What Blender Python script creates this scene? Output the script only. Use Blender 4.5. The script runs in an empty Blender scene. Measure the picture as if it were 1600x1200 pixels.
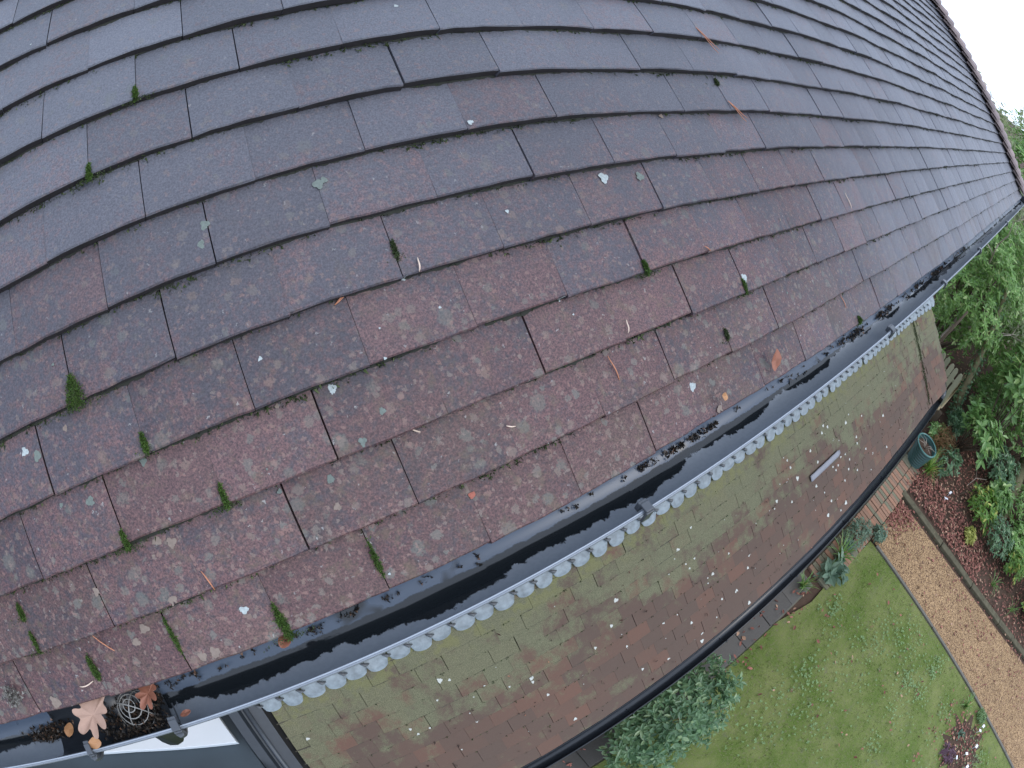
import bpy, math, random
import numpy as np
from mathutils import Matrix, Vector

random.seed(7)
rng = np.random.default_rng(7)
sc = bpy.context.scene
COL = sc.collection
PI = math.pi

# ------------------------------------------------------------------ camera (wide action-camera lens, barrel distortion)
CAM_POS = (0.31513, 0.28978, 6.0)
CAM_R = (0.812173, 0.553712, 0.183788)
CAM_U = (0.329228, -0.695052, 0.639149)
CAM_B = (-0.481647, 0.458592, 0.7468)
LENS_F, LENS_K = 1068.562, 0.298448          # focal length in px of a 1600 px wide frame, cubic term
cd = bpy.data.cameras.new('camera')
cam = bpy.data.objects.new('camera', cd)
COL.objects.link(cam)
cam.matrix_world = Matrix(((CAM_R[0], CAM_U[0], CAM_B[0], CAM_POS[0]), (CAM_R[1], CAM_U[1], CAM_B[1], CAM_POS[1]),
                           (CAM_R[2], CAM_U[2], CAM_B[2], CAM_POS[2]), (0, 0, 0, 1)))
sc.render.engine = 'CYCLES'
cd.type = 'PANO'
cd.panorama_type = 'FISHEYE_LENS_POLYNOMIAL'
cd.sensor_width, cd.sensor_height, cd.fisheye_fov = 32, 24, 3.1
K1 = 50 / LENS_F
cd.fisheye_polynomial_k0 = 0
cd.fisheye_polynomial_k1 = -K1
cd.fisheye_polynomial_k2 = 0
cd.fisheye_polynomial_k3 = -LENS_K * K1 ** 3
cd.fisheye_polynomial_k4 = 0
cd.clip_start, cd.clip_end = 0.01, 2000
sc.camera = cam

# ------------------------------------------------------------------ overcast sky and weak soft sun
SUN_EL, SUN_AZ = 50, 60
wd = bpy.data.worlds.new('World')
sc.world = wd
wd.use_nodes = True
nt = wd.node_tree
bg = nt.nodes['Background']
sky = nt.nodes.new('ShaderNodeTexSky')
sky.sky_type = 'NISHITA'
sky.sun_disc = False
sky.sun_elevation = math.radians(SUN_EL)
sky.sun_rotation = math.radians(90 - SUN_AZ)
sky.dust_density = 4
mul = nt.nodes.new('ShaderNodeMix'); mul.data_type = 'RGBA'; mul.blend_type = 'MULTIPLY'
mul.inputs[0].default_value = 1
nt.links.new(sky.outputs[0], mul.inputs[6]); mul.inputs[7].default_value = (0.1, 0.1, 0.1, 1)
ov = nt.nodes.new('ShaderNodeMix'); ov.data_type = 'RGBA'
ov.inputs[0].default_value = 0.86
nt.links.new(mul.outputs[2], ov.inputs[6]); ov.inputs[7].default_value = (0.89, 1.03, 1.28, 1)
nt.links.new(ov.outputs[2], bg.inputs[0])
bg.inputs[1].default_value = 1.0
sl_ = bpy.data.lights.new('sun', 'SUN')
sl_.energy, sl_.angle, sl_.color = 0.6, math.radians(30), (1, 0.96, 0.9)
sun = bpy.data.objects.new('sun', sl_)
COL.objects.link(sun)
sd = Vector((math.cos(math.radians(SUN_EL)) * math.cos(math.radians(SUN_AZ)), math.cos(math.radians(SUN_EL)) * math.sin(math.radians(SUN_AZ)), math.sin(math.radians(SUN_EL))))
sun.rotation_euler = sd.to_track_quat('Z', 'Y').to_euler()
sc.view_settings.view_transform = 'Standard'
sc.view_settings.look = 'None'
sc.view_settings.exposure = 0.74
sc.view_settings.gamma = 1
sc.view_settings.use_curve_mapping = False

# ------------------------------------------------------------------ helpers: scene objects
def link(name, me, parent=None, loc=None):
    o = bpy.data.objects.new(name, me)
    COL.objects.link(o)
    if parent is not None:
        o.parent = parent
    if loc is not None:
        o.location = loc
    return o

def tag(o, label=None, cat=None, group=None, kind=None):
    if label: o['label'] = label
    if cat: o['category'] = cat
    if group: o['group'] = group
    if kind: o['kind'] = kind
    return o

def empty(name, loc, label=None, cat=None, group=None):
    o = link(name, None, None, loc)
    o.empty_display_size = 0.05
    return tag(o, label, cat, group)

def mesh_np(name, V, F, mats, midx=None, smooth=False):
    """V (n,3), F (m,k) uniform polygons"""
    V = np.asarray(V, np.float32); F = np.asarray(F, np.int32)
    me = bpy.data.meshes.new(name)
    m, k = F.shape
    me.vertices.add(len(V)); me.vertices.foreach_set('co', V.ravel())
    me.loops.add(m * k); me.loops.foreach_set('vertex_index', F.ravel())
    me.polygons.add(m)
    me.polygons.foreach_set('loop_start', np.arange(0, m * k, k, dtype=np.int32))
    me.polygons.foreach_set('loop_total', np.full(m, k, np.int32))
    if midx is not None: me.polygons.foreach_set('material_index', np.asarray(midx, np.int32))
    me.polygons.foreach_set('use_smooth', np.full(m, bool(smooth)))
    for mt in (mats if isinstance(mats, (list, tuple)) else [mats]): me.materials.append(mt)
    me.update(); me.validate()
    return me

class MB:
    """collects boxes, tubes, sheets into one mesh"""
    def __init__(s): s.v = []; s.f = []
    def add(s, V, F):
        b = len(s.v); s.v += [tuple(map(float, p)) for p in V]; s.f += [tuple(i + b for i in f) for f in F]
    def box(s, a, b, M=None):
        P = [Vector((x, y, z)) for x in (a[0], b[0]) for y in (a[1], b[1]) for z in (a[2], b[2])]
        if M is not None: P = [M @ p for p in P]
        s.add(P, [(0, 1, 3, 2), (4, 6, 7, 5), (0, 4, 5, 1), (2, 3, 7, 6), (0, 2, 6, 4), (1, 5, 7, 3)])
    def tube(s, pts, rad, n=6, cap=True):
        pts = [Vector(p) for p in pts]; m = len(pts)
        rad = rad if hasattr(rad, '__len__') else [rad] * m
        V = []; up = Vector((0.3, 0.2, 0.93))
        for i in range(m):
            t = (pts[min(i + 1, m - 1)] - pts[max(i - 1, 0)]).normalized()
            a = t.cross(up)
            if a.length < 1e-3: a = t.cross(Vector((1, 0, 0)))
            a.normalize(); b = t.cross(a)
            for j in range(n):
                w = 2 * PI * j / n
                V.append(pts[i] + rad[i] * (math.cos(w) * a + math.sin(w) * b))
        F = [(i * n + j, i * n + (j + 1) % n, (i + 1) * n + (j + 1) % n, (i + 1) * n + j) for i in range(m - 1) for j in range(n)]
        if cap: F += [tuple(range(n))[::-1], tuple((m - 1) * n + j for j in range(n))]
        s.add(V, F)
    def sheet(s, rows):
        """rows of equal length points"""
        m = len(rows[0])
        s.add([p for r in rows for p in r], [(i * m + j, i * m + j + 1, (i + 1) * m + j + 1, (i + 1) * m + j) for i in range(len(rows) - 1) for j in range(m - 1)])
    def build(s, name, mat, parent=None, smooth=False, loc=None, solid=None, bevel=None):
        me = bpy.data.meshes.new(name); me.from_pydata(s.v, [], s.f)
        for mt in (mat if isinstance(mat, (list, tuple)) else [mat]): me.materials.append(mt)
        if smooth: me.polygons.foreach_set('use_smooth', np.ones(len(me.polygons), bool))
        me.update()
        o = link(name, me, parent, loc)
        if solid:
            md = o.modifiers.new('thick', 'SOLIDIFY'); md.thickness = solid; md.offset = -1
        if bevel:
            md = o.modifiers.new('bevel', 'BEVEL'); md.width = bevel; md.segments = 2
        return o

# ------------------------------------------------------------------ helpers: materials
class NT:
    def __init__(s, name, rough=0.7, spec=0.5):
        s.m = bpy.data.materials.new(name); s.m.use_nodes = True
        s.t = s.m.node_tree; s.b = s.t.nodes['Principled BSDF']
        s.b.inputs['Roughness'].default_value = rough
        s.b.inputs['Specular IOR Level'].default_value = spec
    def n(s, typ, **kw):
        o = s.t.nodes.new('ShaderNode' + typ)
        for k, v in kw.items(): setattr(o, k, v)
        return o
    def l(s, a, b): s.t.links.new(a, b)
    def set(s, sock, val):
        if hasattr(val, 'is_linked') or isinstance(val, bpy.types.NodeSocket): s.l(val, sock)
        elif isinstance(val, (tuple, list)) and len(val) == 3 and sock.type == 'RGBA': sock.default_value = (*val, 1)
        else: sock.default_value = val
    def math(s, op, a, b=0.0, c=None, clamp=False):
        o = s.n('Math', operation=op, use_clamp=clamp)
        s.set(o.inputs[0], a); s.set(o.inputs[1], b)
        if c is not None: s.set(o.inputs[2], c)
        return o.outputs[0]
    def mix(s, f, a, b, blend='MIX'):
        o = s.n('Mix', data_type='RGBA', blend_type=blend)
        s.set(o.inputs[0], f); s.set(o.inputs[6], a); s.set(o.inputs[7], b)
        return o.outputs[2]
    def ramp(s, f, lo, hi):
        o = s.n('MapRange', clamp=True); o.interpolation_type = 'SMOOTHSTEP'
        s.set(o.inputs[0], f); s.set(o.inputs[1], lo); s.set(o.inputs[2], hi)
        return o.outputs[0]
    def pos(s): return s.n('NewGeometry').outputs['Position']
    def island(s): return s.n('NewGeometry').outputs['Random Per Island']
    def objrand(s): return s.n('ObjectInfo').outputs['Random']
    def noise(s, v, scale, detail=3, rough=0.55, dist=0.0):
        o = s.n('TexNoise'); s.l(v, o.inputs['Vector'])
        o.inputs['Scale'].default_value = scale; o.inputs['Detail'].default_value = detail
        o.inputs['Roughness'].default_value = rough; o.inputs['Distortion'].default_value = dist
        return o.outputs[0]
    def voro(s, v, scale, rnd=1.0):
        o = s.n('TexVoronoi'); s.l(v, o.inputs['Vector'])
        o.inputs['Scale'].default_value = scale; o.inputs['Randomness'].default_value = rnd
        return o.outputs['Distance'], o.outputs['Color']
    def vadd(s, a, b):
        o = s.n('VectorMath', operation='ADD'); s.set(o.inputs[0], a); s.set(o.inputs[1], b); return o.outputs[0]
    def vscale(s, a, k):
        o = s.n('VectorMath', operation='SCALE'); s.set(o.inputs[0], a); s.set(o.inputs[3], k); return o.outputs[0]
    def vmul(s, a, v):
        o = s.n('VectorMath', operation='MULTIPLY'); s.set(o.inputs[0], a); o.inputs[1].default_value = v; return o.outputs[0]
    def xyz(s, v):
        o = s.n('SeparateXYZ'); s.l(v, o.inputs[0]); return o.outputs
    def tint(s, col, fac):
        o = s.n('HueSaturation'); s.set(o.inputs['Color'], col); s.set(o.inputs['Value'], fac); return o.outputs[0]
    def bump(s, h, strength, dist):
        o = s.n('Bump'); s.l(h, o.inputs['Height'])
        o.inputs['Strength'].default_value = strength; o.inputs['Distance'].default_value = dist
        s.l(o.outputs[0], s.b.inputs['Normal'])
    def out(s, col, rough=None):
        s.set(s.b.inputs['Base Color'], col)
        if rough is not None: s.set(s.b.inputs['Roughness'], rough)
        return s.m

def plain(name, col, rough=0.6, var=0.25, scale=20, spec=0.5, metal=0.0, bump=0.0):
    k = NT(name, rough, spec); p = k.pos()
    nz = k.noise(p, scale, 5, 0.6)
    c = k.mix(nz, tuple(x * (1 - var) for x in col), tuple(min(1, x * (1 + var)) for x in col))
    k.b.inputs['Metallic'].default_value = metal
    if bump: k.bump(k.noise(p, scale * 6, 4), bump, 0.005)
    return k.out(c)

def tile_mat():
    k = NT('weathered_tile', 0.5, 0.22); p0 = k.pos()
    rnd = k.math('FRACT', k.math('ADD', k.island(), k.objrand()))
    rnd2 = k.math('FRACT', k.math('MULTIPLY', rnd, 17.31))
    p = k.vadd(p0, k.vscale((31.0, 17.0, 23.0), rnd))
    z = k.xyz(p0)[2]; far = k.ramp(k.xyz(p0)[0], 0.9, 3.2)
    low = k.math('MULTIPLY', k.math('SUBTRACT', 1.0, k.ramp(z, 5.12, 5.62)), k.math('SUBTRACT', 1.0, k.math('MULTIPLY', far, 0.8)))                 # the eaves courses are the reddest
    big = k.noise(p, 12, 6, 0.68)
    mid = k.noise(p, 110, 5, 0.66)
    fin = k.noise(p, 330, 4, 0.7)
    fac = k.math('ADD', k.math('MULTIPLY', big, 1.0), k.math('MULTIPLY', mid, 1.15))
    fac = k.math('ADD', fac, k.math('MULTIPLY', low, 0.26))
    fac = k.math('ADD', fac, k.math('SUBTRACT', k.math('MULTIPLY', k.math('POWER', rnd2, 3.0), 0.24), k.math('MULTIPLY', k.math('MAXIMUM', k.ramp(z, 5.3, 5.9), far), 0.16)))
    red = k.ramp(fac, 1.04, 1.42)
    up = k.math('MAXIMUM', k.ramp(z, 5.20, 5.85), k.math('MULTIPLY', far, 0.8))                                            # higher and farther courses turn a paler blue grey
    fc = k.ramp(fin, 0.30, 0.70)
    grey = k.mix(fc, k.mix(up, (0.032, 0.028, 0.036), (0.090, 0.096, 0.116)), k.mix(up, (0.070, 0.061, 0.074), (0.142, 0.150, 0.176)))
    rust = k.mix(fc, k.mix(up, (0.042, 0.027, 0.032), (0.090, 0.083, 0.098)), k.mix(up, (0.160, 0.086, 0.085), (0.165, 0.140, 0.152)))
    c = k.mix(red, grey, rust)
    eav = k.math('SUBTRACT', 1.0, k.ramp(z, 5.15, 5.36))
    c = k.mix(k.math('MULTIPLY', eav, k.math('MULTIPLY', k.ramp(k.noise(p0, 6, 5, 0.7), 0.42, 0.66), 0.5)), c, k.mix(fc, (0.048, 0.036, 0.030), (0.118, 0.085, 0.066)))
    c = k.tint(c, k.math('ADD', 0.86, k.math('MULTIPLY', rnd, 0.24)))
    # lichen patches: ragged crusts with their own size and colour
    nzv = k.n('TexNoise'); k.l(p, nzv.inputs['Vector']); nzv.inputs['Scale'].default_value = 120; nzv.inputs['Detail'].default_value = 5; nzv.inputs['Roughness'].default_value = 0.75
    pw = k.vadd(p, k.vscale(nzv.outputs[1], 0.020))
    for scale, dens, rad, ca, cb, amt in ((27, 0.90, 0.30, (0.108, 0.128, 0.114), (0.140, 0.134, 0.114), 0.55),
                                          (60, 0.86, 0.40, (0.185, 0.130, 0.108), (0.125, 0.138, 0.125), 0.65),
                                          (120, 0.78, 0.40, (0.220, 0.122, 0.106), (0.185, 0.158, 0.138), 0.65),
                                          (150, 0.965, 0.26, (0.26, 0.26, 0.26), (0.34, 0.34, 0.32), 0.8)):
        d, vc = k.voro(pw, scale)
        cx = k.xyz(vc)
        r = k.math('MULTIPLY', rad, k.math('ADD', 0.45, k.math('MULTIPLY', cx[1], 0.8)))
        spot = k.math('SUBTRACT', 1.0, k.ramp(k.math('SUBTRACT', d, r), -0.07, 0.05))
        thr = k.math('SUBTRACT', dens, k.math('MULTIPLY', low, 0.24 if dens < 0.95 else 0.01))
        on = k.math('GREATER_THAN', cx[0], thr)
        m = k.math('MULTIPLY', k.math('MULTIPLY', spot, on), amt)
        m = k.math('MULTIPLY', m, k.math('ADD', 0.4, k.math('MULTIPLY', low, 0.6)))
        m = k.math('MULTIPLY', m, k.ramp(fin, 0.22, 0.46))
        c = k.mix(m, c, k.mix(cx[2], ca, cb))
    c = k.mix(k.math('MULTIPLY', k.math('MULTIPLY', k.ramp(k.noise(p, 38, 5, 0.7), 0.52, 0.66), low), 0.45), c, (0.115, 0.092, 0.062))
    gr = k.noise(p, 900, 2, 0.6)
    c = k.tint(c, k.math('ADD', 0.72, k.math('MULTIPLY', gr, 0.56)))
    k.bump(k.math('ADD', k.math('MULTIPLY', fin, 0.8), mid), 0.4, 0.0015)
    return k.out(c, k.math('ADD', 0.30, k.math('MULTIPLY', mid, 0.24)))

def clay_mat():
    k = NT('clay_tile', 0.7, 0.15); p0 = k.pos()
    rnd = k.math('FRACT', k.math('ADD', k.island(), k.objrand()))
    rnd2 = k.math('FRACT', k.math('MULTIPLY', rnd, 13.7))
    p = k.vadd(p0, k.vscale((31.0, 17.0, 23.0), rnd))
    x, y, z = k.xyz(p0)
    mid = k.noise(p, 40, 5, 0.7); big = k.noise(p0, 1.7, 5, 0.65); fin = k.noise(p, 260, 3, 0.7)
    red = k.mix(k.math('ADD', k.math('MULTIPLY', k.math('POWER', rnd, 2.5), 0.75), k.math('MULTIPLY', big, 0.35)), (0.094, 0.068, 0.057), (0.172, 0.086, 0.062))
    red = k.mix(k.math('MULTIPLY', mid, 0.55), red, (0.100, 0.083, 0.064))
    # algae film, thickest on the courses below the lead
    a = k.math('ADD', k.math('MULTIPLY', k.ramp(z, 2.30, 2.70), 0.80), k.math('MULTIPLY', k.ramp(big, 0.3, 0.7), 0.62))
    a = k.math('ADD', a, k.math('MULTIPLY', k.math('SUBTRACT', rnd2, 0.5), 0.28))
    a = k.math('ADD', a, k.math('MULTIPLY', k.math('SUBTRACT', k.noise(p0, 8, 7, 0.75), 0.5), 2.2))
    gm = k.ramp(a, 0.45, 1.05)
    green = k.mix(k.ramp(fin, 0.3, 0.7), (0.080, 0.086, 0.048), (0.205, 0.212, 0.132))
    c = k.mix(k.math('MULTIPLY', gm, 0.85), red, green)
    top = k.math('MULTIPLY', k.ramp(z, 2.66, 2.80), k.ramp(k.noise(p0, 16, 4), 0.46, 0.60))
    c = k.mix(k.math('MULTIPLY', top, 0.5), c, (0.19, 0.19, 0.06))
    c = k.tint(c, k.math('ADD', 0.80, k.math('MULTIPLY', fin, 0.40)))
    k.bump(mid, 0.3, 0.002)
    return k.out(c)

def gutter_mat():
    k = NT('black_gutter_plastic', 0.4, 0.5); p = k.pos()
    x, y, z = k.xyz(p)
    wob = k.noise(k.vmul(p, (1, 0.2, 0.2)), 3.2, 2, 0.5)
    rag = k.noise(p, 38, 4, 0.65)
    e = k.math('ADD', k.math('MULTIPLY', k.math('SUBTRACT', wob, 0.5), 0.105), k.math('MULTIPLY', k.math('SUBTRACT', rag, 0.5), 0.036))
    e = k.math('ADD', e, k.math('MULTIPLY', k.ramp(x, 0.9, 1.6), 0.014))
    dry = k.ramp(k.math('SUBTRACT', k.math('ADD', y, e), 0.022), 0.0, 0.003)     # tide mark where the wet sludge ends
    silt = k.math('SUBTRACT', 1.0, k.ramp(k.math('ADD', y, k.math('MULTIPLY', k.math('SUBTRACT', rag, 0.5), 0.012)), -0.007, -0.0045))  # this silt strip is a blue-grey sky reflection painted into the colour
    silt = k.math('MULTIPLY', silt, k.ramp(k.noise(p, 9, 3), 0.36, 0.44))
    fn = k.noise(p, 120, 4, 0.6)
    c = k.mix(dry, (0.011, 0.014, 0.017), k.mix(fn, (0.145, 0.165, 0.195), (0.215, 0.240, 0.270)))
    c = k.mix(k.math('MULTIPLY', silt, 0.95), c, (0.070, 0.098, 0.145))  # silt here masks in the painted sky reflection
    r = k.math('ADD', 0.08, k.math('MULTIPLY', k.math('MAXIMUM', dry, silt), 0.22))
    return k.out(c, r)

def leaf_mat(name, a, b, c3=None, rough=0.35, trans=0.35):
    k = NT(name, rough, 0.5); r = k.island(); p = k.pos()
    c = k.mix(r, a, b)
    if c3: c = k.mix(k.math('GREATER_THAN', k.math('FRACT', k.math('MULTIPLY', r, 29.7)), 0.9), c, c3)
    big = k.noise(p, 1.7, 2)
    c = k.tint(c, k.math('ADD', 0.65, k.math('MULTIPLY', big, 0.7)))
    k.out(c)
    if trans:
        t = k.n('BsdfTranslucent'); k.set(t.inputs[0], k.tint(c, 1.3))
        ms = k.n('MixShader'); ms.inputs[0].default_value = trans
        k.l(k.b.outputs[0], ms.inputs[1]); k.l(t.outputs[0], ms.inputs[2])
        k.l(ms.outputs[0], k.t.nodes['Material Output'].inputs[0])
    return k.m

def lawn_mat():
    k = NT('lawn_turf', 0.9, 0.2); p = k.pos()
    a = k.noise(p, 1.6, 6, 0.68); b = k.noise(p, 30, 5, 0.7); d = k.noise(p, 160, 3, 0.7)
    c = k.mix(k.ramp(a, 0.3, 0.7), (0.100, 0.155, 0.028), (0.205, 0.230, 0.078))
    c = k.mix(k.ramp(b, 0.5, 0.72), c, (0.20, 0.175, 0.110))
    c = k.mix(k.math('MULTIPLY', k.ramp(k.noise(p, 5, 5, 0.7), 0.55, 0.75), 0.6), c, (0.15, 0.145, 0.105))
    c = k.tint(c, k.math('ADD', 0.6, k.math('MULTIPLY', d, 0.8)))
    k.bump(d, 0.8, 0.02)
    return k.out(c)

def gravel_mat():
    k = NT('gravel', 0.85, 0.3); p = k.pos()
    d, vc = k.voro(p, 75); r = k.xyz(vc)
    c = k.mix(r[0], (0.23, 0.138, 0.070), (0.56, 0.37, 0.20))
    c = k.mix(k.math('GREATER_THAN', r[1], 0.86), c, (0.13, 0.075, 0.05))
    c = k.tint(c, k.math('SUBTRACT', 1.2, k.math('MULTIPLY', d, 0.7)))
    c = k.tint(c, k.math('ADD', 0.72, k.math('MULTIPLY', k.noise(p, 1.5, 3), 0.56)))
    k.bump(k.math('SUBTRACT', 1.0, d), 0.7, 0.01)
    return k.out(c)

def island_mat(name, a, b, rough=0.8, spec=0.3, c3=None, frac=0.85):
    k = NT(name, rough, spec); r = k.math('FRACT', k.math('ADD', k.island(), k.objrand()))
    c = k.mix(r, a, b)
    if c3: c = k.mix(k.math('GREATER_THAN', k.math('FRACT', k.math('MULTIPLY', r, 31.7)), frac), c, c3)
    c = k.tint(c, k.math('ADD', 0.7, k.math('MULTIPLY', k.noise(k.pos(), 60, 4), 0.6)))
    return k.out(c)

M = dict(
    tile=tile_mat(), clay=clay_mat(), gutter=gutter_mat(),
    tail=plain('blackened_tile_edge', (0.028, 0.024, 0.026), 0.8, 0.5, 60), dirt_shade2=plain('brown_dirt_shade', (0.058, 0.052, 0.038), 0.9, 0.5, 40), dirt=plain('dirt_algae_shade', (0.022, 0.024, 0.018), 0.9, 0.6, 40), dark=plain('roof_underlay', (0.012, 0.012, 0.012), 0.9),  # dirt is grime plus the painted soft shadow below the courses
    lead=plain('lead_sheet', (0.20, 0.24, 0.265), 0.5, 0.8, 22, 0.5, 0.0, 0.2),
    bonnet=island_mat('hip_tile_clay', (0.21, 0.175, 0.175), (0.30, 0.235, 0.225)),
    lip=plain('gutter_lip_glint', (0.30, 0.335, 0.38), 0.3, 0.15),  # pale colour paints the sky highlight along the rolled lip
    clip=plain('gutter_clip_plastic', (0.055, 0.062, 0.072), 0.3, 0.2),
    black=plain('black_plastic', (0.022, 0.026, 0.032), 0.28, 0.3, 30),
    fascia=plain('dark_fascia_paint', (0.05, 0.05, 0.05), 0.6),
    white=plain('white_plastic', (0.70, 0.76, 0.80), 0.4, 0.05, 6),
    felt=plain('grey_roof_membrane', (0.048, 0.066, 0.080), 0.45, 0.3, 3),
    moss=leaf_mat('moss_green', (0.030, 0.070, 0.012), (0.085, 0.150, 0.022), None, 0.8, 0.2),
    mossd=leaf_mat('moss_dark', (0.018, 0.030, 0.010), (0.050, 0.075, 0.020), (0.10, 0.13, 0.05), 0.9, 0.1),
    silt=island_mat('gutter_silt', (0.010, 0.009, 0.008), (0.050, 0.038, 0.028), 0.5, 0.5, (0.16, 0.09, 0.055), 0.9),
    needle=plain('pine_needle', (0.42, 0.17, 0.09), 0.5, 0.3, 80),
    needlep=plain('bleached_needle', (0.62, 0.48, 0.38), 0.5, 0.2, 80),
    lich0=plain('lichen_white', (0.32, 0.36, 0.36), 0.9, 0.5, 260),
    lich1=plain('lichen_green', (0.125, 0.150, 0.135), 0.9, 0.45, 260),
    lich2=plain('lichen_orange', (0.30, 0.10, 0.07), 0.9, 0.3, 200),
    lich3=plain('lichen_tan', (0.19, 0.15, 0.125), 0.9, 0.3, 200),
    oak=plain('oak_leaf_brown', (0.33, 0.205, 0.150), 0.55, 0.25, 60),
    rust=plain('rust_leaf', (0.26, 0.10, 0.06), 0.6, 0.35, 60),
    amber=plain('amber_leaf', (0.36, 0.18, 0.08), 0.55, 0.3, 60),
    wire=plain('galvanised_wire', (0.24, 0.235, 0.22), 0.4, 0.25, 90),
    brickwall=None,
    brick=island_mat('paving_brick', (0.20, 0.135, 0.095), (0.31, 0.165, 0.105), 0.85, 0.3, (0.16, 0.15, 0.10), 0.6),
    mortar=plain('mortar_bed', (0.12, 0.115, 0.085), 0.9),
    slab=island_mat('paving_stone', (0.055, 0.052, 0.048), (0.095, 0.088, 0.078), 0.75, 0.4),
    kerb=plain('kerb_stone', (0.095, 0.085, 0.055), 0.95, 0.75, 9, 0.2, 0, 0.6),
    board=plain('weathered_edging_board', (0.13, 0.12, 0.10), 0.9, 0.3, 14),
    soil=plain('garden_soil', (0.075, 0.048, 0.034), 0.95, 0.5, 14, 0.2, 0, 0.5),
    lawn=lawn_mat(), gravel=gravel_mat(),
    pebble=island_mat('pebbles', (0.24, 0.148, 0.075), (0.60, 0.40, 0.215), 0.8, 0.3, (0.13, 0.07, 0.05), 0.84),
    grass=leaf_mat('grass_blades', (0.12, 0.18, 0.035), (0.235, 0.285, 0.085), (0.28, 0.24, 0.13), 0.6, 0.2),
    clover=leaf_mat('clover_leaves', (0.12, 0.21, 0.07), (0.20, 0.31, 0.12), None, 0.5, 0.2),
    litter=island_mat('fallen_leaves', (0.13, 0.05, 0.038), (0.32, 0.13, 0.095), 0.7, 0.3, (0.42, 0.26, 0.17), 0.86),
    rhodo=leaf_mat('rhododendron_leaves', (0.100, 0.205, 0.060), (0.23, 0.38, 0.12), (0.34, 0.46, 0.17), 0.27),
    camel=leaf_mat('camellia_leaves', (0.080, 0.165, 0.085), (0.18, 0.30, 0.15), (0.27, 0.38, 0.20), 0.27),
    laurel=leaf_mat('laurel_leaves', (0.125, 0.24, 0.065), (0.28, 0.45, 0.14), (0.44, 0.54, 0.24), 0.2),
    bright=leaf_mat('bright_leaves', (0.09, 0.19, 0.03), (0.18, 0.32, 0.06), (0.42, 0.42, 0.10), 0.4),
    varieg=leaf_mat('variegated_leaves', (0.25, 0.28, 0.06), (0.45, 0.45, 0.13), None, 0.5),
    blade=leaf_mat('strap_leaves', (0.09, 0.20, 0.04), (0.19, 0.33, 0.09), (0.33, 0.33, 0.12), 0.45),
    grey_leaf=leaf_mat('greyish_leaves', (0.10, 0.17, 0.12), (0.19, 0.28, 0.19), None, 0.55),
    heath=leaf_mat('ferny_leaves', (0.075, 0.095, 0.03), (0.16, 0.17, 0.06), None, 0.7),
    purple=leaf_mat('purple_leaves', (0.09, 0.045, 0.065), (0.22, 0.12, 0.17), None, 0.6),
    dryfern=leaf_mat('dry_fern', (0.20, 0.11, 0.05), (0.36, 0.24, 0.12), (0.14, 0.18, 0.06), 0.8),
    pale=leaf_mat('pale_tree_leaves', (0.16, 0.21, 0.10), (0.30, 0.34, 0.19), (0.40, 0.36, 0.26), 0.6),
    bark=plain('bark', (0.11, 0.085, 0.06), 0.9, 0.4, 30, 0.2, 0, 0.4),
    mossbark=plain('mossy_bark', (0.21, 0.185, 0.105), 0.9, 0.4, 14, 0.2, 0, 0.5),
    twig=plain('pale_twig', (0.36, 0.31, 0.25), 0.8, 0.2, 40),
    cane=island_mat('bamboo_cane', (0.50, 0.38, 0.22), (0.70, 0.56, 0.36), 0.6),
    fence=island_mat('weathered_picket', (0.22, 0.225, 0.145), (0.31, 0.305, 0.20), 0.85),
    pot=plain('teal_glaze', (0.035, 0.085, 0.080), 0.3, 0.25, 12),
    potrim=plain('teal_rim', (0.065, 0.17, 0.155), 0.3, 0.2, 12),
    label=plain('white_label', (0.82, 0.82, 0.86), 0.4, 0.05),
)
def wall_mat():
    k = NT('house_brickwork', 0.85, 0.3); t = k.n('TexBrick'); mp = k.n('Mapping')
    k.l(k.pos(), mp.inputs[0]); mp.inputs['Rotation'].default_value = (PI / 2, 0, 0)
    k.l(mp.outputs[0], t.inputs[0])
    t.inputs['Color1'].default_value = (0.24, 0.12, 0.08, 1); t.inputs['Color2'].default_value = (0.17, 0.09, 0.065, 1)
    t.inputs['Mortar'].default_value = (0.28, 0.26, 0.22, 1); t.inputs['Scale'].default_value = 4.4
    return k.out(t.outputs[0])
M['brickwall'] = wall_mat()

# ------------------------------------------------------------------ frames of the two roof slopes
PHI = math.radians(42); G = 0.09675; PITCH = 0.167; EAVE_Z = 5.15351
CP, SP = math.cos(PHI), math.sin(PHI)
def RP(u, v, n=0.0): return Vector((u, -v * CP + n * SP, EAVE_Z + v * SP + n * CP))
RF = Matrix(((1, 0, 0), (0, -CP, SP), (0, SP, CP)))                     # columns: along, up the slope, out of the slope
HIP_X = 7.38
def hip_x(v): return HIP_X - v * CP
PH2 = math.radians(36.186); C2, S2 = math.cos(PH2), math.sin(PH2)
def LP(u, d, n=0.0): return Vector((u, -0.46 + d * C2 + n * S2, 2.786 - d * S2 + n * C2))   # d runs down the slope from the lead edge
LF = Matrix(((1, 0, 0), (0, -C2, S2), (0, S2, C2)))

def wave(u, kk): return 0.8 * (0.004 * math.sin(u * 4.1 + kk * 0.35) + 0.0045 * math.sin(u * 9.3 + kk * 0.8))
def on_tile(u, v): kk = math.floor(v / 0.09675); return wave(u, kk) + 0.0012 - 0.0185 * (v / 0.09675 - kk)
_R = np.array([CAM_R, CAM_U, CAM_B])
def project(P):
    """pixel in a 1600x1200 frame, used only to rank which tiles show largest"""
    d = _R @ (np.array(P) - np.array(CAM_POS))
    th = math.atan2(math.hypot(d[0], d[1]), -d[2]); r = th * 0.8
    for _ in range(15): r -= (r * (1 + LENS_K * r * r) - th) / (1 + 3 * LENS_K * r * r)
    ph = math.atan2(d[1], d[0])
    return 800 + LENS_F * r * math.cos(ph), 600 - LENS_F * r * math.sin(ph)

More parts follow.
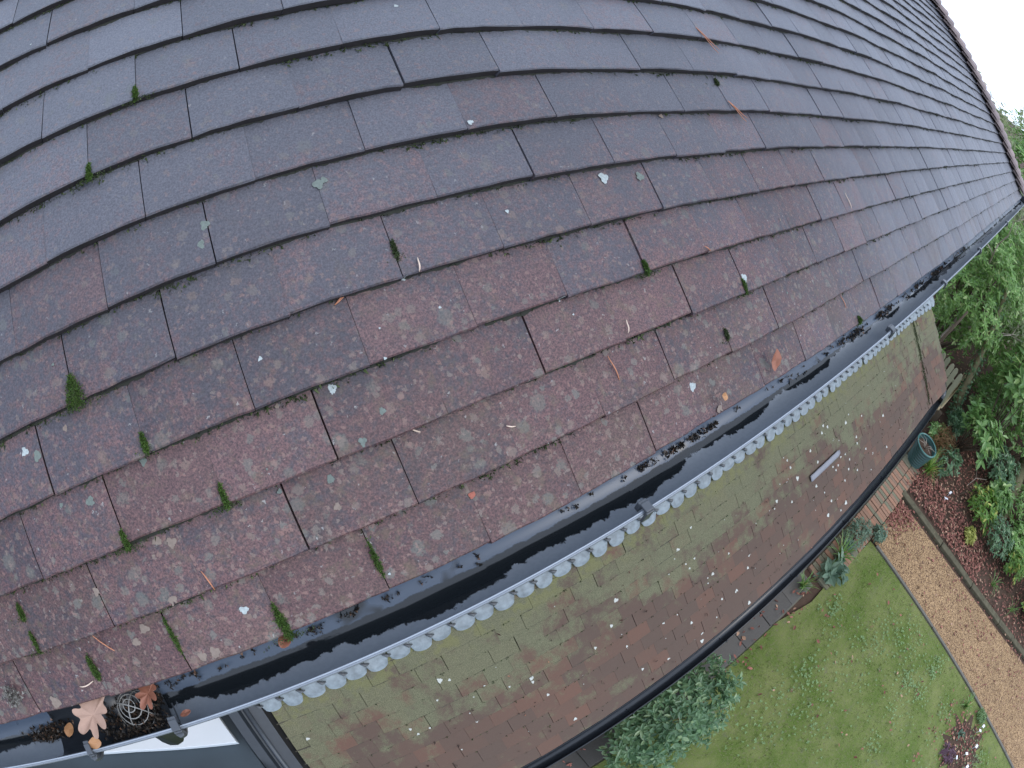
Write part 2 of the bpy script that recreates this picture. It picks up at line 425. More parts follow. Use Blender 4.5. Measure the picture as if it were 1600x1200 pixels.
# ------------------------------------------------------------------ the setting: soil, lawn, path, paving
def flat(name, pts, z, mat, sub=None):
    b = MB(); b.add([(x, y, z) for x, y in pts], [tuple(range(len(pts)))])
    return tag(b.build(name, mat), kind='structure')
flat('ground', [(-250, -250), (250, -250), (250, 250), (-250, 250)], -0.03, M['soil'])
LAWN = [(-6, 0.9), (5.0, 0.9), (5.6, 1.05), (6.3, 1.02), (6.8, 1.10), (7.17, 1.12), (7.17, 12), (-6, 12)]
lawn = flat('lawn', LAWN, 0.0, M['lawn'])
PATH = [(7.23, 1.12), (8.36, 1.12), (8.42, 2.4), (8.5, 3.4), (8.66, 4.6), (8.92, 6.0), (9.6, 9), (10.2, 12), (7.23, 12)]
flat('gravel_path', PATH, -0.012, M['gravel'])
pv = flat('paving', [(-6, 0.30), (9.6, 0.30), (9.6, 0.66), (5.8, 0.66), (5.8, 0.9), (-6, 0.9)], -0.016, M['mortar'])
slab_me = []
for i in range(4):
    b = MB(); w = 0.443
    b.box((-w / 2, -0.141, -0.03), (w / 2, 0.141, 0.0)); o = b.build('paving_slab', M['slab'], pv, bevel=0.006)
    slab_me.append(o)
k = 0
for ix in range(16):
    for iy in range(2):
        o = slab_me[k] if k < 4 else slab_me[k % 4].copy()
        if k >= 4: COL.objects.link(o); o.parent = pv
        o.location = (-1.2 + ix * 0.45, 0.45 + iy * 0.288, 0.004 + random.uniform(-0.004, 0.004))
        o.rotation_euler = (random.uniform(-.01, .01), random.uniform(-.01, .01), random.uniform(-.01, .01)); k += 1
# brick edging: soldier bricks laid side by side along the foot of the house
be = flat('brick_edging', [(5.9, 0.66), (9.32, 0.66), (9.32, 1.10), (5.9, 1.10)], -0.006, M['mortar'])
bb = MB(); bb.box((-0.0335, -0.105, -0.05), (0.0335, 0.105, 0.0)); b0 = bb.build('brick', M['brick'], be, bevel=0.004)
k = 0
for row in range(2):
    for i in range(45):
        o = b0 if k == 0 else b0.copy()
        if k: COL.objects.link(o); o.parent = be
        o.location = (5.94 + i * 0.0752 + random.uniform(-.003, .003), 0.77 + row * 0.222 + random.uniform(-.004, .004), 0.024 + random.uniform(-0.006, 0.006))
        o.rotation_euler = (random.uniform(-.02, .02), random.uniform(-.02, .02), random.uniform(-.03, .03)); k += 1
# edging boards and kerb stones of the path
eb = empty('edging_board', (7.2, 1.25, 0), 'thin grey timber board edging the lawn beside the gravel path', 'edging')
for i in range(5):
    b = MB(); y0 = 0.0 + i * 1.8
    b.box((-0.022, y0, -0.03), (0.022, y0 + 1.79, 0.028)); b.build('board', M['board'], eb, bevel=0.004)
KP = [(8.44, 1.05), (8.50, 2.3), (8.585, 3.4), (8.74, 4.55), (9.0, 5.9), (9.45, 7.8)]
ke = empty('kerb', (8.44, 1.05, 0), 'mossy stone kerb between the gravel path and the leaf-strewn bed', 'kerb')
for (x0, y0), (x1, y1) in zip(KP[:-1], KP[1:]):
    L = math.hypot(x1 - x0, y1 - y0); nseg = max(1, round(L / 0.9))
    for q in range(nseg):
        t0, t1 = q / nseg, (q + 1) / nseg - 0.012
        a = Vector((x0 + (x1 - x0) * t0, y0 + (y1 - y0) * t0, 0)); c = Vector((x0 + (x1 - x0) * t1, y0 + (y1 - y0) * t1, 0))
        d = (c - a).normalized(); nn = Vector((d.y, -d.x, 0)); wz = random.uniform(0.035, 0.05)
        P = [a, c, c + nn * 0.13, a + nn * 0.13]
        b = MB(); b.add([p - Vector((8.44, 1.05, 0)) + Vector((0, 0, zz)) for zz in (-0.05, wz) for p in P], [(3, 2, 1, 0), (4, 5, 6, 7), (0, 1, 5, 4), (1, 2, 6, 5), (2, 3, 7, 6), (3, 0, 4, 7)])
        b.build('kerb_stone', M['kerb'], ke, bevel=0.012)

# ------------------------------------------------------------------ the house
house = empty('house', (0, 0, 0), 'house with weathered brown tiled roof, black gutters and mossy lower roof', 'house')
b = MB(); b.box((-6, -7.6, -0.1), (7.0, -0.585, 5.0)); b.build('upper_wall', M['brickwall'], house)
b = MB(); b.box((0.0, -0.58, -0.1), (7.85, 0.36, 2.02)); b.build('lower_wall', M['brickwall'], house)
b = MB(); b.box((-6, -0.58, 5.0), (7.36, -0.035, 5.03)); b.box((-6, -0.06, 4.93), (7.36, -0.036, 5.12)); b.box((7.02, -7.6, 5.0), (7.36, -0.6, 5.03))
b.build('fascia', M['fascia'], house)

# upper roof: deck, then tiles
VR = 4.7
deck = MB(); o_ = -0.045
deck.add([RP(-6, 0.03, o_), RP(hip_x(0.03), 0.03, o_), RP(hip_x(VR), VR, o_), RP(-6, VR, o_)], [(0, 1, 2, 3)])
a = RP(HIP_X, 0, o_); r_ = RP(hip_x(VR), VR, o_)
deck.add([a, (a.x, -7.7, a.z), r_], [(0, 1, 2)])
deck.add([RP(-6, VR, o_), r_, (a.x, -7.7, a.z), (-6, -7.7, a.z)], [(0, 1, 2, 3)])
uroof = deck.build('upper_roof', M['dark'], house)
uroof['label'] = 'weathered purple-brown tiled main roof slope'

def tile_geo(w, L, th, camber, seed, nx=6, sag=0.0):
    """one cambered plain tile: tail at y=0, worn arrises; returns verts, quads"""
    r = random.Random(seed)
    ys = [0.0, 0.0022, 0.05, 0.10, L]
    jx = [r.uniform(-0.0010, 0.0010) for _ in range(nx + 1)]
    V = []; F = []
    for yi, y in enumerate(ys):
        for i in range(nx + 1):
            s = -1 + 2 * i / nx
            z = camber * (1 - s * s) * (1 - 0.35 * y / L) + sag * y * (L - y) * 20
            yy = y
            if yi == 0: z -= 0.0022
            if yi <= 1: yy = y + jx[i]
            z += 0.0006 * r.uniform(-1, 1)
            V.append((s * w / 2, yy, z))
    n1 = nx + 1
    for i in range(n1): V.append((V[i][0], V[i][1] + 0.0015, V[i][2] - th))           # under edge of the tail
    top = len(ys) * n1
    for yi in range(len(ys) - 1):
        for i in range(nx):
            F.append((yi * n1 + i, yi * n1 + i + 1, (yi + 1) * n1 + i + 1, (yi + 1) * n1 + i))
    for i in range(nx): F.append((top + i, top + i + 1, i + 1, i))
    # sides
    base = len(V)
    for side in (0, nx):
        c = len(V)
        for yi in range(len(ys)):
            x, y, z = V[yi * n1 + side]; V.append((x, y, z - th))
        for yi in range(len(ys) - 1):
            q = (yi * n1 + side, (yi + 1) * n1 + side, c + yi + 1, c + yi)
            F.append(q if side == 0 else q[::-1])
    return np.array(V), np.array(F)

NV = 14
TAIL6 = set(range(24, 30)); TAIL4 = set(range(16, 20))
GEO = [tile_geo(random.choice((0.1656, 0.1660, 0.1663)), 0.205, 0.0175, random.uniform(0.0014, 0.0034), s) for s in range(NV)]
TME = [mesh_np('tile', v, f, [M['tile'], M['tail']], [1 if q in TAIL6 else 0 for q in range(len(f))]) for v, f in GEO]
STEP = 0.0185
TILT = -math.atan2(STEP, G)
tiles = []
for kk in range(int(VR / G)):
    v = kk * G
    ph = 0.0 if kk % 2 == 0 else 0.5
    drift = random.uniform(-0.0025, 0.0025)
    j0 = int(-1.6 / PITCH) if kk < 22 else 0
    for j in range(j0, int(hip_x(v) / PITCH) + 2):
        cu = (j + ph + 0.5) * PITCH + drift
        if cu - 0.083 > hip_x(v) - 0.02: continue
        slope_u = 0.8 * (0.004 * 4.1 * math.cos(cu * 4.1 + kk * 0.35) + 0.0045 * 9.3 * math.cos(cu * 9.3 + kk * 0.8))
        T = (Matrix.Translation(RP(cu + random.gauss(0, 0.0007), v + random.gauss(0, 0.0010), wave(cu, kk) + random.gauss(0, 0.0004))) @ RF.to_4x4()
             @ Matrix.Rotation(TILT + random.gauss(0, 0.005), 4, 'X') @ Matrix.Rotation(-slope_u + random.gauss(0, 0.004), 4, 'Y') @ Matrix.Rotation(random.gauss(0, 0.003), 4, 'Z'))
        cx, cy = project(RP(cu, v + G / 2)); dist = (RP(cu, v + G / 2) - Vector(CAM_POS))
        fr = -60 < cx < 1660 and -60 < cy < 1260
        size = abs(dist.normalized().dot(RF.col[2])) / dist.length_squared if fr else 0
        tiles.append((size, kk, cu, T, random.randrange(NV)))
tiles.sort(key=lambda t: -t[0])
def place_tiles(tl, TME_, GEO_, name, parent, hipclip, mat, tail):
    Vs = []; Fs = []; nb = 0; mi = []
    for i, (size, kk, cu, T, vi) in enumerate(tl):
        v = kk * G
        edge = hipclip and cu + 0.1 > hip_x(v + 0.2)
        if i < 300 and size > 0 and not edge:
            o = link(name, TME_[vi], parent); o.matrix_world = T
            continue
        V, F = GEO_[vi]
        W = V @ np.array(T.to_3x3()).T + np.array(T.translation)
        if edge:
            vv = (W[:, 1] * -CP + (W[:, 2] - EAVE_Z) * SP)
            W[:, 0] = np.minimum(W[:, 0], HIP_X - vv * CP)
        Vs.append(W); Fs.append(F + nb); nb += len(V); mi += [1 if q in tail else 0 for q in range(len(F))]
    o = link('far_' + name + 's', mesh_np('far_' + name + 's', np.concatenate(Vs), np.concatenate(Fs), mat, mi), parent)
    return tag(o, kind='stuff')
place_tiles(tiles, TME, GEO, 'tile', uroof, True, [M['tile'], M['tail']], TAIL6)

# bonnet hip tiles, one to each course
hd = (RP(hip_x(1), 1) - RP(hip_x(0), 0)).normalized()
hs = hd.cross(Vector((0, 0, 1))).normalized(); hn = hs.cross(hd).normalized()
if hn.z < 0: hn = -hn
bv = []
for j in range(4):
    rr = random.Random(j); rows = []
    for t, rad, lift in ((0, 0.088, 0.0), (0.004, 0.092, 0.006), (0.10, 0.078, -0.004), (0.21, 0.06, -0.022)):
        rows.append([(hs * math.cos(w) * rad * 1.8 + hn * (math.sin(w) * rad * 1.05 + lift * 1.6 - 0.035) + hd * t) for w in [PI * i / 8 for i in range(9)]])
    b = MB(); b.sheet(rows); b.sheet([[p - hn * 0.013 for p in rows[0]], rows[0]])
    o = b.build('hip_tile', M['bonnet'], uroof, smooth=False); bv.append(o)
for i in range(48):
    o = bv[i] if i < 4 else bv[i % 4].copy()
    if i >= 4: COL.objects.link(o); o.parent = uroof
    o.location = RP(hip_x(i * G + 0.01), i * G + 0.01, random.uniform(-.003, .003)) + hn * 0.012
    o.rotation_euler = (random.uniform(-.02, .02), random.uniform(-.02, .02), random.uniform(-.03, .03))

# lower roof: deck, then clay tiles; the strip past the mossy channel tips up towards its verge
LX0, LX1, CH = 0.02, 7.92, 7.22
def lift(u): return max(0.0, u - CH) * 0.13
deck = MB()
deck.sheet([[LP(u, d, lift(u) - 0.04) for u in (LX0, CH, LX1)] for d in (-0.15, 1.08)])
lroof = deck.build('lower_roof', M['dark'], house, solid=0.03)
lroof['label'] = 'low lean-to roof of red clay tiles with green algae'
GEO2 = [tile_geo(0.1668 if s not in (3,) else 0.1615, 0.2, 0.0095, random.uniform(0.0, 0.0012), 100 + s, nx=4) for s in range(10)]
TME2 = [mesh_np('clay_tile', v, f, M['clay']) for v, f in GEO2]
G2 = 0.0985; TILT2 = -math.atan2(0.0098, G2)
ltiles = []
for kk in range(13):
    d = 1.092 - kk * G2
    ph = 0.0 if kk % 2 == 0 else 0.5
    for j in range(0, 48):
        cu = LX0 + (j + ph + 0.5) * PITCH - 0.04
        if cu + 0.06 > LX1 or cu - 0.07 < LX0: continue
        T = (Matrix.Translation(LP(cu + random.gauss(0, 0.0012), d + random.gauss(0, 0.0012), lift(cu) + random.gauss(0, 0.0007))) @ LF.to_4x4()
             @ Matrix.Rotation(TILT2 + random.gauss(0, 0.004), 4, 'X') @ Matrix.Rotation(random.gauss(0, 0.005) + (-0.13 if cu > CH + 0.05 else 0), 4, 'Y') @ Matrix.Rotation(random.gauss(0, 0.005), 4, 'Z'))
        px, py = project(LP(cu, d)); dist = LP(cu, d) - Vector(CAM_POS)
        vis = 0 < px < 1600 and 0 < py < 1200
        ltiles.append((1 / dist.length_squared if vis else 0, kk, cu, T, random.randrange(10)))
ltiles.sort(key=lambda t: -t[0])
place_tiles(ltiles, TME2, GEO2, 'clay_tile', lroof, False, [M['clay']], set())

# scalloped lead flashing at the head of the lower roof
SPT = 0.1285
b = MB()
x = 0.03; i = 0
while x < 7.9:
    if True:
        c_ = x + SPT / 2 + random.uniform(-0.006, 0.006); hw = SPT / 2 * random.uniform(0.88, 1.06); tw = random.uniform(-0.006, 0.009); dr = random.uniform(-0.012, 0.006); rows = [[], [], [], []]
        for q in range(11):
            s = -1 + q / 5
            e = 0.044 * math.sqrt(max(0, 1 - (abs(s) ** 2.2)))
            u = c_ + s * hw
            ln = 0.013 + lift(u) + tw * s + (0.004 if i % 2 else 0.0)
            rows[0].append(LP(u, -0.17, 0.012 + lift(u) + (0.004 if i % 2 else 0.0)))
            rows[1].append(LP(u, -0.055, 0.014 + lift(u) + (0.004 if i % 2 else 0.0)))
            rows[2].append(LP(u, -0.024 + e * 0.55 + dr, ln + 0.003))
            rows[3].append(LP(u, -0.022 + e + dr + 0.004, ln - 0.002))
        b.sheet(rows)
    x += SPT; i += 1
fl = b.build('lead_flashing', M['lead'], house, smooth=False, solid=0.002)
fl['label'] = 'scalloped grey lead flashing along the head of the lower roof'
b = MB()
for i in range(61):                                                        # folded tucks between the lobes, coloured dark for the hooked shadows there
    u = 0.03 + i * SPT
    if 7.1 < u < 7.3: continue
    b.tube([LP(u - 0.024, -0.058, 0.024 + lift(u)), LP(u - 0.004, -0.040, 0.036 + lift(u)), LP(u + 0.018, -0.036, 0.022 + lift(u))], [0.006, 0.011, 0.004], 5)
tag(b.build('lead_tuck_shade', plain('lead_fold_shade', (0.10, 0.11, 0.12), 0.5), fl, smooth=True), kind='stuff')

# upper gutter: half round channel, rolled lip, clips, outlet
GY, GZ, GR = 0.011, 5.1185, 0.056
def gutter(name, x0, x1, y, z, r, mat, parent, nx=2):
    b = MB()
    xs = [x0 + (x1 - x0) * i / (nx - 1) for i in range(nx)]
    b.sheet([[(xx, y + r * math.cos(w), z + r * math.sin(w)) for w in [-PI + PI * j / 16 for j in range(17)]] for xx in xs])
    return b.build(name, mat, parent, smooth=True, solid=-0.003)
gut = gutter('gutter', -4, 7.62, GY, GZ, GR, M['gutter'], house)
gut['label'] = 'wet black half-round gutter along the main eaves'
b = MB(); b.tube([(-4, GY + GR - 0.001, GZ), (7.62, GY + GR - 0.001, GZ)], 0.0014, 8); b.build('gutter_lip', M['lip'], gut, smooth=True)
def clip(x, w=0.02, mat=None, big=False):
    b = MB(); yl = GY + GR
    b.box((x - w / 2, yl - 0.018, GZ - 0.012), (x + w / 2, yl - 0.008, GZ + 0.007))
    b.box((x - w / 2, yl - 0.012, GZ + 0.004), (x + w / 2, yl + 0.007, GZ + 0.010))
    b.box((x - w / 2, yl + 0.004, GZ - 0.022), (x + w / 2, yl + 0.010, GZ + 0.006))
    if big:
        pts = [(x, GY + (GR + 0.008) * math.cos(w_), GZ + (GR + 0.008) * math.sin(w_)) for w_ in [-PI / 2 + PI / 2 * j / 8 for j in range(9)]]
        b.tube(pts, 0.009, 6)
    return b.build('gutter_clip', mat or M['clip'], gut, bevel=0.0015)
for x, w, bg_ in ((0.935, 0.018, False), (0.085, 0.016, True), (-0.105, 0.013, True), (2.03, 0.03, False), (2.75, 0.03, False), (3.7, 0.03, True), (5.2, 0.03, True)):
    clip(x, w, None, bg_)
b = MB()                                                                     # union collar of the running outlet
for xa, xb, rr in ((-0.19, 0.075, GR - 0.0035),):
    b.sheet([[(xx, GY + rr * math.cos(w), GZ + rr * math.sin(w)) for w in [-PI + PI * j / 16 for j in range(17)]] for xx in (xa, xb)])
b.build('outlet_liner', M['black'], gut, smooth=True, solid=-0.0015)
b = MB(); b.tube([(-0.0, GY, GZ - GR - 0.01), (0.0, GY, GZ - GR - 0.18), (0.0, -0.30, GZ - GR - 0.32), (0.0, -0.53, GZ - GR - 0.42), (0.0, -0.53, 2.9)], 0.034, 12)
b.build('downpipe', M['black'], gut, smooth=True)
b = MB(); b.tube([(7.62, GY, GZ - 0.03), (7.625, GY, GZ - 0.03)], 0.058, 14); b.build('gutter_stop_end', M['black'], gut)

# lower gutter
LGY, LGZ, LGR = 0.462, 2.088, 0.050
lgut = gutter('lower_gutter', 0.0, 7.75, LGY, LGZ, LGR, M['black'], house)
lgut['label'] = 'black gutter along the eaves of the clay tiled lower roof'
b = MB(); b.tube([(0.0, LGY + LGR, LGZ), (7.75, LGY + LGR, LGZ)], 0.006, 8)
b.tube([(0.0, LGY - LGR + 0.014, LGZ + 0.012), (7.75, LGY - LGR + 0.014, LGZ + 0.012)], 0.004, 6); b.build('gutter_lip', M['black'], lgut, smooth=True)
for x in (1.1, 2.0, 2.9, 3.8, 4.7, 5.6, 6.5, 7.3):
    b = MB(); pts = [(x, LGY + (LGR + 0.004) * math.cos(w_), LGZ + (LGR + 0.004) * math.sin(w_)) for w_ in [-PI / 2 + PI / 2 * j / 8 for j in range(10)]]
    b.tube(pts, 0.008, 6); b.build('gutter_clip', M['black'], lgut, smooth=True)
b = MB(); b.tube([(7.75, LGY, LGZ - 0.005), (7.86, LGY + 0.005, LGZ + 0.012), (7.95, LGY - 0.01, LGZ + 0.03)], [0.05, 0.045, 0.036], 12); b.build('gutter_end', M['black'], lgut, smooth=True)
b = MB(); b.box((0.0, 0.366, 1.95), (7.85, 0.388, 2.085)); b.build('lower_fascia', M['fascia'], house)

# left of the lower roof: lead-capped kerb, flat grey membrane roof, white board under the eaves
b = MB(); b.box((-5.5, -0.58, 2.60), (-0.165, 0.62, 2.70)); fr_ = b.build('flat_roof', M['felt'], house, bevel=0.01)
fr_['label'] = 'smooth dark grey flat roof below the gutter outlet'
b = MB()
b.sheet([[LP(u, d, n) for u, n in ((-0.17, -0.02), (-0.16, 0.06), (-0.10, 0.07), (-0.085, 0.03), (0.03, 0.02))] for d in (-0.2, 0.5, 1.1)])
kb = b.build('verge_flashing', plain('dark_lead', (0.026, 0.032, 0.039), 0.4, 0.3), house, solid=0.004)
b = MB(); b.tube([LP(-0.055, -0.2, 0.036), LP(-0.055, 1.1, 0.036)], 0.017, 10); b.build('flashing_roll', plain('lead_roll', (0.050, 0.061, 0.073), 0.4, 0.3), kb, smooth=True)
b = MB(); P = [(-0.245, -0.578), (-0.215, -0.345), (-0.90, -0.468), (-1.7, -0.575)]
b.add([(x, y, z) for z in (2.72, 2.79) for x, y in P], [(3, 2, 1, 0), (4, 5, 6, 7), (0, 1, 5, 4), (1, 2, 6, 5), (2, 3, 7, 6), (3, 0, 4, 7)])
wb = b.build('white_board', M['white'], house, bevel=0.003)
wb['label'] = 'white plastic board under the gutter beside the flat roof'

# strip of old lead lying on the clay tiles
b = MB(); rows = []
for q in range(15):
    u = q / 14; w = 0.027 * (1 + 0.03 * math.sin(q * 2.1)) * (0.6 if q == 14 else 1)
    c0 = LP(4.22 + 0.53 * u, 0.535, 0.010)
    rows.append([c0 + Vector((0, C2, -S2)) * s_ * w + Vector((0, S2, C2)) * 0.004 * 0.2 for s_ in (-1, -.3, .4, 1)])
b.sheet(rows)
tag(b.build('lead_strip', plain('old_lead', (0.215, 0.22, 0.25), 0.5, 0.2), None, smooth=True, solid=0.003), 'narrow pale grey lead strip lying on the red clay tiles', 'lead strip')

# lichens: thin crusts on the tiles
def lichen(pts, frame, nf, name, mats, parent):
    V = []; F = []; mi = []
    for (u, v, r, c) in pts:
        n = 22; base = len(V); el = random.uniform(0.75, 1.1); ph = random.uniform(0, 6)
        rr = [r * (0.86 + 0.16 * math.sin(3 * 2 * PI * i / n + ph) + random.uniform(-0.16, 0.14)) for i in range(n)]
        V.append(frame(u, v, nf(u, v) + 0.0007))
        for i in range(n):
            w = 2 * PI * i / n; uu, vv = u + rr[i] * math.cos(w), v + el * rr[i] * math.sin(w)
            V.append(frame(uu, vv, nf(uu, vv) + 0.0004))
        for i in range(n): F.append((base, base + 1 + i, base + 1 + (i + 1) % n)); mi.append(c)
    o = link(name, mesh_np(name, [tuple(p) for p in V], F, mats, mi), parent)
    return tag(o, kind='stuff')
UL = [(1.065,.463,.0106,0),(1.147,.455,.0101,1),(1.165,.296,.01,0),(1.346,.222,.0089,0),(.529,.279,.0067,0),(.582,.23,.0052,1),(.541,.203,.006,1),(.668,.073,.0067,2),(.291,.053,.0077,0),(.446,.348,.005,0),(.052,.358,.0073,0),(.073,.346,.0081,1),(.587,.549,.0093,1),(.597,.553,.0066,1),(.415,.541,.0082,1),(.403,.516,.0072,1),(.906,.787,.0124,0),(.839,.592,.0056,0),(.671,.385,.0036,0),(.907,.289,.0043,0),(1.135,.069,.0101,0),(1.183,.006,.0094,3),(.479,.135,.0061,3),(.234,.173,.0083,3),(.213,.182,.0084,3),(.718,.145,.0085,1),(.622,.124,.0082,1),(.239,.283,.0063,1),(.083,.274,.0071,1),(.135,.263,.0087,1),(.485,.171,.006,1),(.197,.103,.0078,3),(.127,.077,.0094,3),(-.119,.012,.0126,3),(-.238,.02,.0193,3),(.103,.063,.0086,3),(.606,.293,.0026,0),(.412,.181,.0043,1),(.861,.44,.0032,0),(1.232,.41,.0047,0),(.779,.843,.004,0),(1.269,.573,.007,3),(.134,.363,.0048,3),(.081,.15,.0063,3),(.217,.014,.0093,3),(.195,.014,.0084,3)]
for _ in range(45):
    u, v = random.uniform(0, 4.5), abs(random.gauss(0, 0.35)); UL.append((u, v, random.uniform(0.0015, 0.0034), random.choice((0, 1, 1, 3))))
lichen(UL, RP, lambda u, v: on_tile(u, v) + 0.0006, 'roof_lichen', [M['lich0'], M['lich1'], M['lich2'], M['lich3']], uroof)
LL = [(4.314,.33,.01),(4.058,.447,.014),(3.998,.328,.009),(3.973,.256,.007),(4.586,.227,.011),(4.646,.262,.01),(4.536,.271,.01),(4.973,.357,.014),(5.062,.316,.007),(5.309,.428,.009),(5.787,.612,.016),(4.701,.403,.007),(5.119,.557,.011),(5.118,.618,.009),(5.267,.74,.01),(5.742,.934,.01),(4.791,.448,.005),(4.384,.461,.009),(4.298,.637,.011),(4.612,.613,.008),(4.647,.66,.008),(4.701,.64,.009),(4.762,.593,.01),(4.861,.608,.008),(4.912,.682,.009),(4.867,.757,.01),(5.029,.844,.01),(5.203,.85,.01),(4.773,.822,.008),(4.401,.749,.006),(4.484,.872,.01),(4.728,1.021,.016),(4.396,.963,.015),(4.619,1.038,.008),(3.737,.481,.01),(3.92,.582,.008),(3.7,.524,.006),(3.638,.504,.006),(3.915,.407,.005),(3.817,.379,.004),(5.303,.973,.007),(5.401,.843,.006),(2.153,.348,.013),(2.694,.294,.011),(2.812,.427,.006),(2.731,.422,.005),(2.748,.466,.006),(2.934,.624,.01),(3.11,.884,.012),(3.318,.701,.009),(3.271,.782,.008),(3.118,.567,.006),(2.96,.854,.007),(2.434,.706,.007),(2.648,.851,.008),(2.71,.993,.009),(2.698,1.05,.012),(2.066,.486,.008),(3.215,1.06,.011),(2.881,.625,.004),(2.87,.661,.005),(2.874,.958,.005),(2.038,.58,.004),(2.113,.584,.003),(2.851,.214,.007),(.161,.252,.009),(.994,.242,.011),(1.044,.264,.006),(1.205,.402,.005),(1.334,.487,.005),(1.07,.6,.008),(.928,.349,.005),(.707,.448,.006),(.732,.5,.008),(.808,.493,.005),(.906,.736,.004),(1.476,.513,.011),(1.474,.541,.007),(1.524,.678,.007),(1.621,.962,.01),(2.389,.99,.009),(2.18,.926,.008),(2.121,.686,.006),(1.917,.562,.007)]
LL = [(u, d, r * 1.45, 0) for u, d, r in LL]
for _ in range(60): LL.append((random.uniform(1, 7.5), random.uniform(0.15, 1.05), random.uniform(0.002, 0.006), 0))
lichen(LL, lambda u, d, n: LP(u, d, n + lift(u)), lambda u, d: -0.0098 * (((1.092 - d) / G2) % 1.0) + 0.0015, 'pale_lichen', [plain('lichen_pale', (0.50, 0.52, 0.48), 0.9, 0.3, 200)], lroof)

# ------------------------------------------------------------------ moss
def tufts(P, N, size, nblade, spread=0.8, seed=1, thin=0.16):
    """tiny spikes: P (n,3) roots, N (n,3) out directions, size (n,)"""
    r = np.random.default_rng(seed); n = len(P)
    P = np.repeat(P, nblade, 0); N = np.repeat(N, nblade, 0); sz = np.repeat(size, nblade)
    d = N + r.normal(0, spread, P.shape); d /= np.linalg.norm(d, axis=1)[:, None]
    s = np.cross(d, r.normal(0, 1, P.shape)); s /= np.linalg.norm(s, axis=1)[:, None] + 1e-9
    root = P + r.normal(0, 0.35, P.shape) * sz[:, None]
    L = sz * r.uniform(0.6, 1.3, len(sz)); w = sz * thin
    V = np.stack([root - s * w[:, None], root + s * w[:, None], root + d * L[:, None]], 1).reshape(-1, 3)
    F = np.arange(len(V)).reshape(-1, 3)
    return V, F
P = []; N = []; S_ = []
out_n = np.array(RF.col[2]); dn_ = -np.array(RF.col[1])
for kk in range(1, 26):
    u = -0.4
    while u < hip_x(kk * G) - 0.1:
        dens = 0.5 + 0.5 * math.sin(u * 3.7 + kk * 1.9) * math.sin(u * 9.1 + kk * 5.3)
        u += random.uniform(0.002, 0.009) * (1 + max(u, 0) * 0.8)
        if random.random() < dens * 0.8 + 0.30:
            P.append(RP(u, kk * G - random.uniform(-0.002, 0.0065) * (0.5 + dens), -STEP + 0.001 + wave(u, kk - 1))); N.append(out_n * 0.6 + dn_ * 0.7); S_.append(random.uniform(0.003, 0.0062) * (0.7 + 0.7 * dens))
V, F = tufts(np.array(P), np.array(N), np.array(S_), 9, 0.7, 3, 0.3)
tag(link('moss_fringe', mesh_np('moss_fringe', V, F, M['mossd']), uroof), kind='stuff')
def dirt_shade_ribbons(frame, rows, u0, u1f, wmax, n_of, name, parent, seed, mat='dirt', gap=0.0):
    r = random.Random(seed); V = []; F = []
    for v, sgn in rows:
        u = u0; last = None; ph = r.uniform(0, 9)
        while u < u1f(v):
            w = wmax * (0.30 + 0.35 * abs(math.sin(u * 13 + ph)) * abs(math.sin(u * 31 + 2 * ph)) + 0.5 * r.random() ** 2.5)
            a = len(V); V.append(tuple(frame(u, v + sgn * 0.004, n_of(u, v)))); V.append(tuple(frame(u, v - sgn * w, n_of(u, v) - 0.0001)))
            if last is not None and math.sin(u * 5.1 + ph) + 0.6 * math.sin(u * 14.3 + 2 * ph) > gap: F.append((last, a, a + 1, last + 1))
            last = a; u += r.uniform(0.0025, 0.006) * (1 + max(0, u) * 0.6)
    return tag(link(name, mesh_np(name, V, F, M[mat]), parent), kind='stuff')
dirt_shade_ribbons(RP, [(kk * G, 1) for kk in range(1, 30)], -0.5, lambda v: hip_x(v) - 0.08, 0.0068, lambda u, v: on_tile(u, v - 0.002) + 0.0012, 'edge_dirt_shade', uroof, 3, 'dirt', -1.3)  # edge grime plus the soft shadow below each course, painted as dark ribbons
dirt_shade_ribbons(lambda u, d, n: LP(u, d, n + lift(u)), [(1.092 - kk * G2, -1) for kk in range(1, 12)], 0.05, lambda v: 7.8, 0.0065, lambda u, v: -0.0098 + 0.0018, 'course_dirt_shade', lroof, 4, 'dirt_shade2', -1.1)  # grime lines that also paint the lap shadows of the clay courses
# moss in the channel of the lower roof and along its courses
P = [tuple(LP(CH + random.gauss(0, 0.022), random.uniform(-0.02, 1.05), 0.004)) for _ in range(900)]
for kk in range(1, 12):
    for _ in range(110):
        P.append(tuple(LP(random.uniform(0.1, 7.8), 1.092 - kk * G2 + random.uniform(-0.002, 0.006), -0.006)))
V, F = tufts(np.array(P), np.tile(np.array(LF.col[2]), (len(P), 1)), rng.uniform(0.004, 0.011, len(P)), 5, 0.9, 5, 0.35)
tag(link('channel_moss', mesh_np('channel_moss', V, F, M['mossd']), lroof), kind='stuff')

